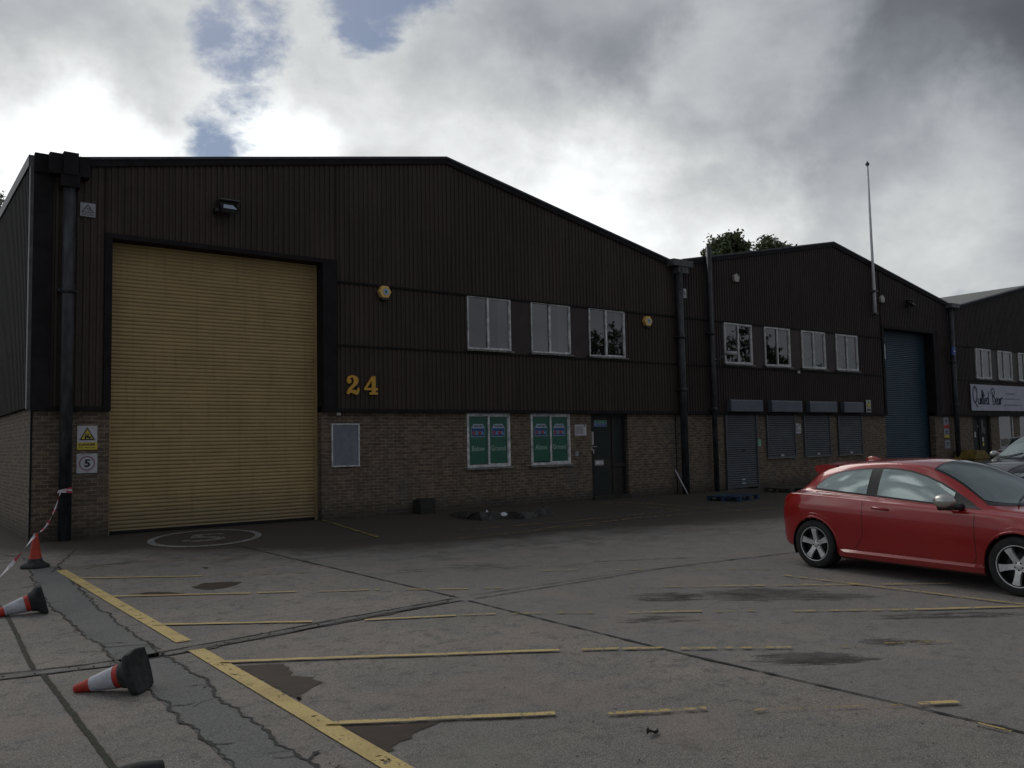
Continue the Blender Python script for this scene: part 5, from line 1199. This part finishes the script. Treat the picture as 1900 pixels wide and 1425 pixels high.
def lin(tab, x):
    for a, b in zip(tab, tab[1:]):
        if a[0] <= x <= b[0]: return a[1]+(b[1]-a[1])*(x-a[0])/(b[0]-a[0])
    return tab[0][1] if x < tab[0][0] else tab[-1][1]
def side_patch(x0, x1, lo_, hi_, off_, sgn, nx=36, nz=8):
    mb = MB(); vs = []
    for i in range(nx+1):
        x = x0+(x1-x0)*i/nx; a, b = lin(lo_, x), lin(hi_, x)
        for j in range(nz+1):
            z = a+(b-a)*j/nz; y = side_y(x, z); dy = (side_y(x, z+.01)-side_y(x, z-.01))/.02
            nn = Vector((1, -dy)).normalized(); vs.append((x, sgn*(y+nn.x*off_), z+nn.y*off_))
    return mb.add(vs, [(i*(nz+1)+j, (i+1)*(nz+1)+j, (i+1)*(nz+1)+j+1, i*(nz+1)+j+1) for i in range(nx) for j in range(nz)], None, True)

def make_car(label, pm, loc, rz, full=True, scale=(1, 1, .978)):
    o = thing('hatchback_car', label, 'car', loc, rz); o.scale = scale
    xs = [.02, .035, .05]+[.02+.047*i for i in range(1, 90)]+[.32+.0118*i for i in range(66)]+[2.96+.0118*i for i in range(66)]; xs = sorted({round(x, 3) for x in xs if x < 4.2}|{4.215, 4.23, 4.245, 4.25})
    mb = MB(); n = len(sec(1.0)); ring = []
    for x in xs:
        P = sec(x); ring.append([(x, y, z) for y, z in P]+[(x, -y, z) for y, z in P[-2:0:-1]])
    m_ = len(ring[0]); vs = [v for r_ in ring for v in r_]
    fs = [(i*m_+k, i*m_+(k+1) % m_, (i+1)*m_+(k+1) % m_, (i+1)*m_+k) for i in range(len(xs)-1) for k in range(m_)]
    fs += [list(range(m_))[::-1], [(len(xs)-1)*m_+k for k in range(m_)]]
    mb.add(vs, fs, None, True); body = mb.build('body', M[pm], o, local=True)
    body.data.materials.append(M['well'])
    bm = bmesh.new(); bm.from_mesh(body.data); RA = .352
    for ax_ in (.70, 3.34):
        for v in bm.verts:
            if abs(v.co.y) < .45 or v.co.z > .75: continue
            dx, dz = v.co.x-ax_, v.co.z-.315; d = math.hypot(dx, dz)
            if abs(d-RA) < .016 and d > 0:
                v.co.x = ax_+dx/d*RA; v.co.z = .315+dz/d*RA
        kill = [f for f in bm.faces if f.calc_center_median().z < .75 and all(abs(v.co.y) > .30 and math.hypot(v.co.x-ax_, v.co.z-.315) <= RA+.002 for v in f.verts)]
        bmesh.ops.delete(bm, geom=kill, context='FACES')
    bm.to_mesh(body.data); bm.free()
    for ax_ in (.70, 3.34):
        for sg in (-1, 1):
            ww = MB(); N = 40; vs = []
            for k in range(N+1):
                g = R(-25+230*k/N)
                for yy, rr in ((.875, RA-.002), (.60, RA+.0), (.40, RA-.03), (.40, 0.0)): vs.append((ax_+rr*math.cos(g), sg*yy, .315+rr*math.sin(g)))
            ww.add(vs, [(4*k+j, 4*k+4+j, 4*k+5+j, 4*k+1+j) for k in range(N) for j in range(3)], None, True); ww.build('wheel_arch_liner', M['well'], o, local=True)
    body.name = 'body'
    # wheels
    first = None
    for ax_ in (.70, 3.34):
        for sg in (-1, 1):
            wv_ = MB(); r = .318; yc = .772
            pr = [(.205, -.10), (.24, -.112), (.29, -.112), (.312, -.095), (r, -.06), (r, .06), (.312, .095), (.29, .112), (.24, .112), (.205, .10)]
            wv_.lathe(pr, 48, 'y', c=(ax_, sg*yc, r)); wh = wv_.build('wheel', M['tyre'], o, local=True)
            rm = MB(); ys = sg*(yc+.104); inn = -sg
            rm.lathe([(.226, ys+inn*.012), (.230, ys), (.222, ys+sg*.004), (.210, ys+inn*.004), (.203, ys+inn*.07), (.20, ys+inn*.18)], 48, 'y', c=(ax_, 0, r), mats=[M['alloy']]*3+[M['trim']]*2)
            for k in range(5):
                g0 = 2*PI*k/5+PI/2+(.06 if ax_ < 1 else .5); vs = []
                for rr, hw, dd in ((.035, .034, .034), (.09, .029, .022), (.15, .032, .012), (.208, .044, .008)):
                    for s2 in (-1, 1):
                        q = (rr*math.cos(g0)-s2*hw*math.sin(g0), rr*math.sin(g0)+s2*hw*math.cos(g0)); vs += [(ax_+q[0], ys+inn*dd, r+q[1]), (ax_+q[0], ys+inn*(dd+.035), r+q[1])]
                fs = []
                for i in range(3):
                    b_ = i*4; fs += [(b_, b_+2, b_+6, b_+4), (b_, b_+4, b_+5, b_+1), (b_+2, b_+3, b_+7, b_+6)]
                rm.add(vs, fs, M['alloy'])
            rm.lathe([(0, ys+inn*.024), (.026, ys+inn*.025), (.052, ys+inn*.034), (.056, ys+inn*.07)], 20, 'y', c=(ax_, 0, r), mat=M['alloy'])
            for k in range(5):
                g0 = 2*PI*k/5+PI/2+PI/5; rm.lathe([(0, ys+inn*.026), (.009, ys+inn*.026), (.011, ys+inn*.034)], 8, 'y', c=(ax_+.040*math.cos(g0), 0, r+.040*math.sin(g0)), mat=M['trim'])
            rm.build('rim', M['alloy'], wh, local=True)
            bd = MB(); bd.lathe([(0, ys+inn*.085), (.202, ys+inn*.085)], 32, 'y', c=(ax_, 0, r)); bd.build('wheel_backing', M['well'], wh, local=True)
            bd = MB(); bd.lathe([(.0, ys+inn*.06), (.14, ys+inn*.06), (.14, ys+inn*.075)], 32, 'y', c=(ax_, 0, r)); bd.build('brake_disc', M['tyre'], wh, local=True)
    q_lo = [(.56, 1.030), (.75, 1.022), (1.1, 1.003), (1.6, .977), (2.0, .950), (2.3, .930), (2.6, .913), (2.95, .893)]
    q_hi = [(.56, 1.035), (.585, 1.075), (.64, 1.13), (.74, 1.205), (.86, 1.255), (1.05, 1.295), (1.35, 1.325), (1.6, 1.335), (1.8, 1.330), (2.0, 1.305), (2.2, 1.255), (2.4, 1.180), (2.6, 1.082), (2.8, .972), (2.90, .91), (2.95, .896)]
    g_lo = [(x, z+.018) for x, z in q_lo]; g_hi = [(x, z-.020) for x, z in q_hi]
    for sg in (-1, 1):
        side_patch(.56, 2.95, q_lo, q_hi, .003, sg, 60).build('window_trim', M['trim'], o, local=True)
        side_patch(.60, 1.44, g_lo, g_hi, .007, sg).build('quarter_window', M['cglass'], o, local=True)
        side_patch(1.60, 2.60, g_lo, g_hi, .007, sg).build('door_window', M['cglass'], o, local=True)
        # shut lines
        mb = MB()
        def shut(P, w_=.0035):
            vs = []
            for i, (x, z) in enumerate(P):
                a = Vector(P[max(0, i-1)]); b = Vector(P[min(len(P)-1, i+1)]); t = (b-a).normalized(); q = Vector((-t.y, t.x))*w_
                for s2 in (1, -1): xx, z2 = x+q.x*s2, z+q.y*s2; vs.append((xx, sg*(side_y(xx, z2)+.0018), z2))
            mb.add(vs, [(2*i, 2*i+1, 2*i+3, 2*i+2) for i in range(len(P)-1)])
        shut([(2.90, .89-i*.035) for i in range(16)]+[(2.88, .315), (2.84, .285)])
        shut([(1.46, .985-i*.035) for i in range(14)]+[(1.44, .47), (1.40, .41), (1.36, .36), (1.33, .32)])
        shut([(2.84-.1*i, .283) for i in range(16)])
        shut([(.30+.08*i, .985) for i in range(4)], .002)
        mb.build('shut_line', M['trim'], o, local=True)
        mb = MB(); vs = []
        for i in range(21):
            x = 1.08+(2.98-1.08)*i/20; e = 1 if 0 < i < 20 else .2
            vs += [(x, sg*(side_y(x, .285)+.002), .292), (x, sg*(side_y(x, .27)+.034*e), .262), (x, sg*(side_y(x, .24)+.036*e), .20), (x, sg*(.80), .165)]
        mb.add(vs, [(4*i+k, 4*i+4+k, 4*i+5+k, 4*i+1+k) for i in range(20) for k in range(3)], None, False).build('side_skirt', M[pm], o, local=True)
        # arch lips
        for ax_ in (.70, 3.34):
            mb = MB()
            for rad, rr in ((.366, .014), (.408, .009)):
                path = []; rs = []
                for k in range(25):
                    g = R(-5+190*k/24) if rad < .4 else R(42+74*k/24); x, z = ax_+rad*math.cos(g), .315+rad*math.sin(g)
                    if z < .2: continue
                    path.append((x, sg*(side_y(min(max(x, .03), 4.24), z)-.004), z)); rs.append(rr*(1 if rad < .4 else max(.15, math.sin(PI*k/24))))
                mb.tube(path, rs, 8)
            mb.build('arch_lip', M[pm], o, local=True)
        mb = MB(); xh, zh = 1.60, .845
        P = [(xh, zh), (xh+.03, zh+.005), (xh+.20, zh-.004), (xh+.235, zh-.012)]
        mb.tube([(x, sg*(side_y(x, z)+(.030 if 0 < i < 3 else .006)), z) for i, (x, z) in enumerate(P)], [.012, .016, .016, .010], 10); mb.build('door_handle', M[pm], o, local=True)
        # mirror
        mb = MB(); cx_, cy_, cz_ = 2.66, sg*1.00, .985; N = 16; rings = []
        for i, (u, ry, rz_) in enumerate(((-.11, .012, .015), (-.10, .085, .060), (-.05, .105, .080), (.02, .10, .078), (.07, .075, .058), (.105, .03, .025), (.112, .0, .0))):
            rings.append([(cx_+u-.02*math.cos(g)*sg*0, cy_+ry*math.cos(g), cz_+rz_*math.sin(g)-.01*(i == 0)) for g in [2*PI*k/N for k in range(N)]])
        mb.add([v for r_ in rings for v in r_], [(i*N+k, i*N+(k+1) % N, (i+1)*N+(k+1) % N, (i+1)*N+k) for i in range(len(rings)-1) for k in range(N)], None, True)
        mr = mb.build('door_mirror', M['silver'], o, local=True)
        mb = MB(); mb.tube([(2.74, sg*.82, .915), (2.72, sg*.90, .915), (2.68, sg*.98, .93)], [.04, .035, .05], 10); mb.tube([(2.58, sg*1.0, .925), (2.74, sg*1.0, .925)], [.05, .035], 10); mb.build('mirror_foot', M['trim'], mr, local=True)
        side_patch(.085, .30, [(.0, .80), (.30, .93)], [(0, .93), (.15, .915), (.30, .965)], .004, sg, 10, 4).build('tail_lamp', M['tail'], o, local=True)
        side_patch(3.92, 4.15, [(3.9, .64), (4.2, .58)], [(3.9, .70), (4.2, .64)], .004, sg, 10, 4).build('head_lamp', M['lamp'], o, local=True)
    # windscreen, rear glass
    def top_patch(xt, xb, off_, nm, mt, inset, n=30, m=22):
        mb = MB(); vs = []
        for j in range(m+1):
            for i in range(n+1):
                u = -1+2*i/n; x = (xt(u))*(1-j/m)+xb(u)*j/m
                wr = station(x)[7]-inset; y = u*wr; z = top_z(x, y); dz = (top_z(x+.01, y)-top_z(x-.01, y))/.02; nn = Vector((-dz, 1)).normalized()
                vs.append((x+nn.x*off_, y, z+nn.y*off_))
        mb.add(vs, [(j*(n+1)+i, j*(n+1)+i+1, (j+1)*(n+1)+i+1, (j+1)*(n+1)+i) for j in range(m) for i in range(n)], None, True); return mb.build(nm, M[mt], o, local=True)
    top_patch(lambda u: 2.19+.07*u*u, lambda u: 3.20-.22*u*u, .004, 'windscreen_surround', 'trim', .005)
    top_patch(lambda u: 2.215+.07*u*u, lambda u: 3.13-.22*u*u, .007, 'windscreen', 'cscreen', .03)
    top_patch(lambda u: .52, lambda u: .13+.05*u*u, .005, 'rear_window', 'cglass', .06)
    # spoiler with side cheeks and a slot under it
    mb = MB(); vs = []
    for i in range(17):
        y = -.50+1.00*i/16; s_ = 1 if 0 < i < 16 else .6; zc_ = 1.405-.045*(y/.50)**2
        vs += [(.92, y, top_z(.92, y)+.004), (.66, y, zc_), (.46, y, zc_-.022), (.455, y, zc_-.050), (.64, y, zc_-.030)]
    mb.add(vs, [(5*i+k, 5*i+5+k, 5*i+6+k, 5*i+1+k) for i in range(16) for k in range(4)], None, True)
    for sg in (-1, 1): mb.prism([(.455, 1.345), (.455, 1.275), (.52, 1.235), (.66, 1.28), (.84, 1.35), (.66, 1.365)], min(sg*.465, sg*.508), max(sg*.465, sg*.508), 'y')
    mb.build('rear_spoiler', M[pm], o, local=True)
    mb = MB(); vs = []
    for i, (x, hw, hz) in enumerate(((.86, .004, .0), (.90, .03, .045), (.95, .036, .062), (1.02, .032, .045), (1.10, .016, .015), (1.14, .003, .0))):
        zt = top_z(x, 0)-.004
        for k in range(9): g = PI*k/8; vs.append((x, hw*math.cos(g), zt+hz*math.sin(g)))
    mb.add(vs, [(9*i+k, 9*i+k+1, 9*i+10+k, 9*i+9+k) for i in range(5) for k in range(8)], None, True).build('aerial_fin', M[pm], o, local=True)
    mb = MB()
    for dy in (-.45, .1):
        P = [(3.16-.1*(dy+.2)**2, dy, 0), (3.05, dy+.2, 0), (2.97, dy+.45, 0)]; mb.tube([(x, y, top_z(x, y)+.02) for x, y, _ in P], .008, 6)
    mb.build('wiper', M['trim'], o, local=True)
    return o
ux, uy = (9.93-9.62), (6.70-4.08); l_ = math.hypot(ux, uy); fwd = Vector((-ux/l_, -uy/l_)); left = Vector((-fwd.y, fwd.x))
org = Vector((9.93, 6.70))-fwd*.80+left*.89
red = make_car('red three door hatchback with silver mirrors, its front cut by the right edge', 'redpaint', (org.x, org.y, 0), math.atan2(fwd.y, fwd.x))
def place_far(px, py, zc, depth, hd, local, label, pm, scale):
    d = ray(px, py); t = depth/((d.x*.5968+d.y*.7994)); p = Vector((d.x*t, d.y*t)); a = R(hd)
    q = Vector((local[0]*scale[0]*math.cos(a)-local[1]*math.sin(a), local[0]*scale[0]*math.sin(a)+local[1]*math.cos(a)))
    return make_car(label, pm, (p.x-q.x, p.y-q.y, 0), a, False, scale)
place_far(1955, 858, 1.0, 20.0, 168, (3.0, .75), 'dark grey car cut by the right edge beyond the red car', 'darkpaint', (1.06, 1.0, 1.20))
place_far(1906, 812, 1.52, 33.5, -6, (.50, -.2), 'white car at the right edge mostly hidden behind the dark car', 'whitepaint', (1.0, 1.0, 1.12))
print('TIME cars')

# ------------------------------------------------------------------ trees
def tree(label, bx, by, ztop, crowns, leafn, mat='leaf', ls=.16, seed=1, group='trees beyond the roofs'):
    random.seed(seed); o = thing('broadleaf_tree', label, 'tree', (bx, by, 0), group=group)
    mb = MB(); zc = min(c_[2]-c_[5] for c_ in crowns); cm = Vector((bx, by, zc+1))
    mb.tube([(bx, by, 0), (bx+.1, by, zc*.5), (bx, by+.1, zc+1)], [.38, .28, .18], 10)
    tips = []
    for c_ in crowns:
        c0 = Vector((bx+c_[0], by+c_[1], c_[2]))
        mb.tube([cm, cm.lerp(c0, .55)+Vector((0, 0, -.2)), c0], [.14, .09, .04], 7)
        for k in range(9):
            v = Vector((random.gauss(0, 1), random.gauss(0, 1), random.gauss(.4, 1))).normalized(); e = c0+Vector((v.x*c_[3], v.y*c_[4], v.z*c_[5]))*.9
            mb.tube([c0.lerp(cm, .25), c0.lerp(e, .5)+Vector((0, 0, .1)), e], [.05, .03, .012], 5); tips.append((e, c_))
    mb.build('trunk', M['bark'], o)
    mb = MB(); vs = []; fs = []
    clus = []
    for c_ in crowns:
        for k in range(int(46*c_[3]*c_[5]/4)+16):
            v = Vector((random.gauss(0, 1), random.gauss(0, 1), random.gauss(0, 1))).normalized()*random.uniform(.45, 1.02)**.6
            clus.append((Vector((bx+c_[0]+v.x*c_[3], by+c_[1]+v.y*c_[4], c_[2]+v.z*c_[5])), random.uniform(.22, .50)))
    per = max(6, leafn//len(clus))
    for p, r_ in clus:
        for k in range(per):
            q = p+Vector((random.gauss(0, r_*.6), random.gauss(0, r_*.6), random.gauss(0, r_*.45)))
            n = Vector((random.gauss(0, 1), random.gauss(0, 1), random.gauss(.6, 1))).normalized(); a = n.orthogonal().normalized(); b = n.cross(a); g = random.uniform(0, 6); a, b = a*math.cos(g)+b*math.sin(g), b*math.cos(g)-a*math.sin(g)
            s = ls*random.uniform(.6, 1.25); i = len(vs); vs += [q-a*s, q-b*s*.42, q+a*s, q+b*s*.42+n*s*.15]; fs.append((i, i+1, i+2, i+3))
    mb.add(vs, fs); mb.build('crown', M[mat], o); return o
def at_depth(px, py, depth):
    d = ray(px, py); t = depth/(d.x*.5968+d.y*.7994+d.z*.0689); return Vector((d.x*t, d.y*t, H+d.z*t))
dp = 62; u = dp/1600
p = at_depth(1352, 470, dp); tree('left of two leafy trees showing above the middle roof', p.x, p.y, 0, [(0, 0, p.z-.1, 38*u, 38*u, 40*u), (-30*u, 0, p.z-.4, 24*u, 26*u, 26*u), (18*u, .3, p.z+.2, 26*u, 26*u, 34*u), (5*u, 0, p.z-2.5, 45*u, 45*u, 60*u)], 13000, seed=4, ls=.18)
p = at_depth(1440, 478, dp+4); tree('right of two leafy trees showing above the middle roof', p.x, p.y, 0, [(0, 0, p.z+.3, 28*u, 30*u, 40*u), (28*u, 0, p.z-.1, 24*u, 26*u, 32*u), (-24*u, .3, p.z-.1, 26*u, 26*u, 30*u), (5*u, 0, p.z-2.5, 45*u, 45*u, 60*u)], 13000, seed=9, ls=.18)
p = at_depth(-6, 400, 48); tree('tree tip behind the left side wall at the left edge', p.x, p.y, 0, [(0, 0, p.z, .75, .75, 1.35), (.2, 0, p.z-2.2, 1.5, 1.5, 1.8)], 2200, 'leafd', .12, seed=6)
tree('bushy tree across the yard mirrored in the right upper window', 40.6, -5.5, 0, [(0, 0, 7.3, 1.7, 1.7, 2.5), (1.3, .5, 6.6, 1.2, 1.2, 1.9), (-1.3, -.4, 7.2, 1.0, 1.2, 1.9), (0, 0, 5.6, 2.2, 2, 2.0)], 4200, 'leafd', .18, seed=12, group='trees across the yard')
tree('tall dark tree across the yard mirrored in the middle unit windows, nearest one', 55, -5, 0, [(0, 0, 7.4, 2.6, 2.6, 3.4), (2.4, .4, 6.0, 2.0, 2.0, 2.8)], 4000, 'leafd', .24, seed=21, group='trees across the yard')
tree('broad dark tree across the yard mirrored in the middle unit windows, farther one', 66, -6, 0, [(0, 0, 5.0, 4.0, 3, 3.0), (-3.2, .4, 4.4, 2.6, 2.4, 2.4)], 4000, 'leafd', .24, seed=22, group='trees across the yard')
print('DONE')
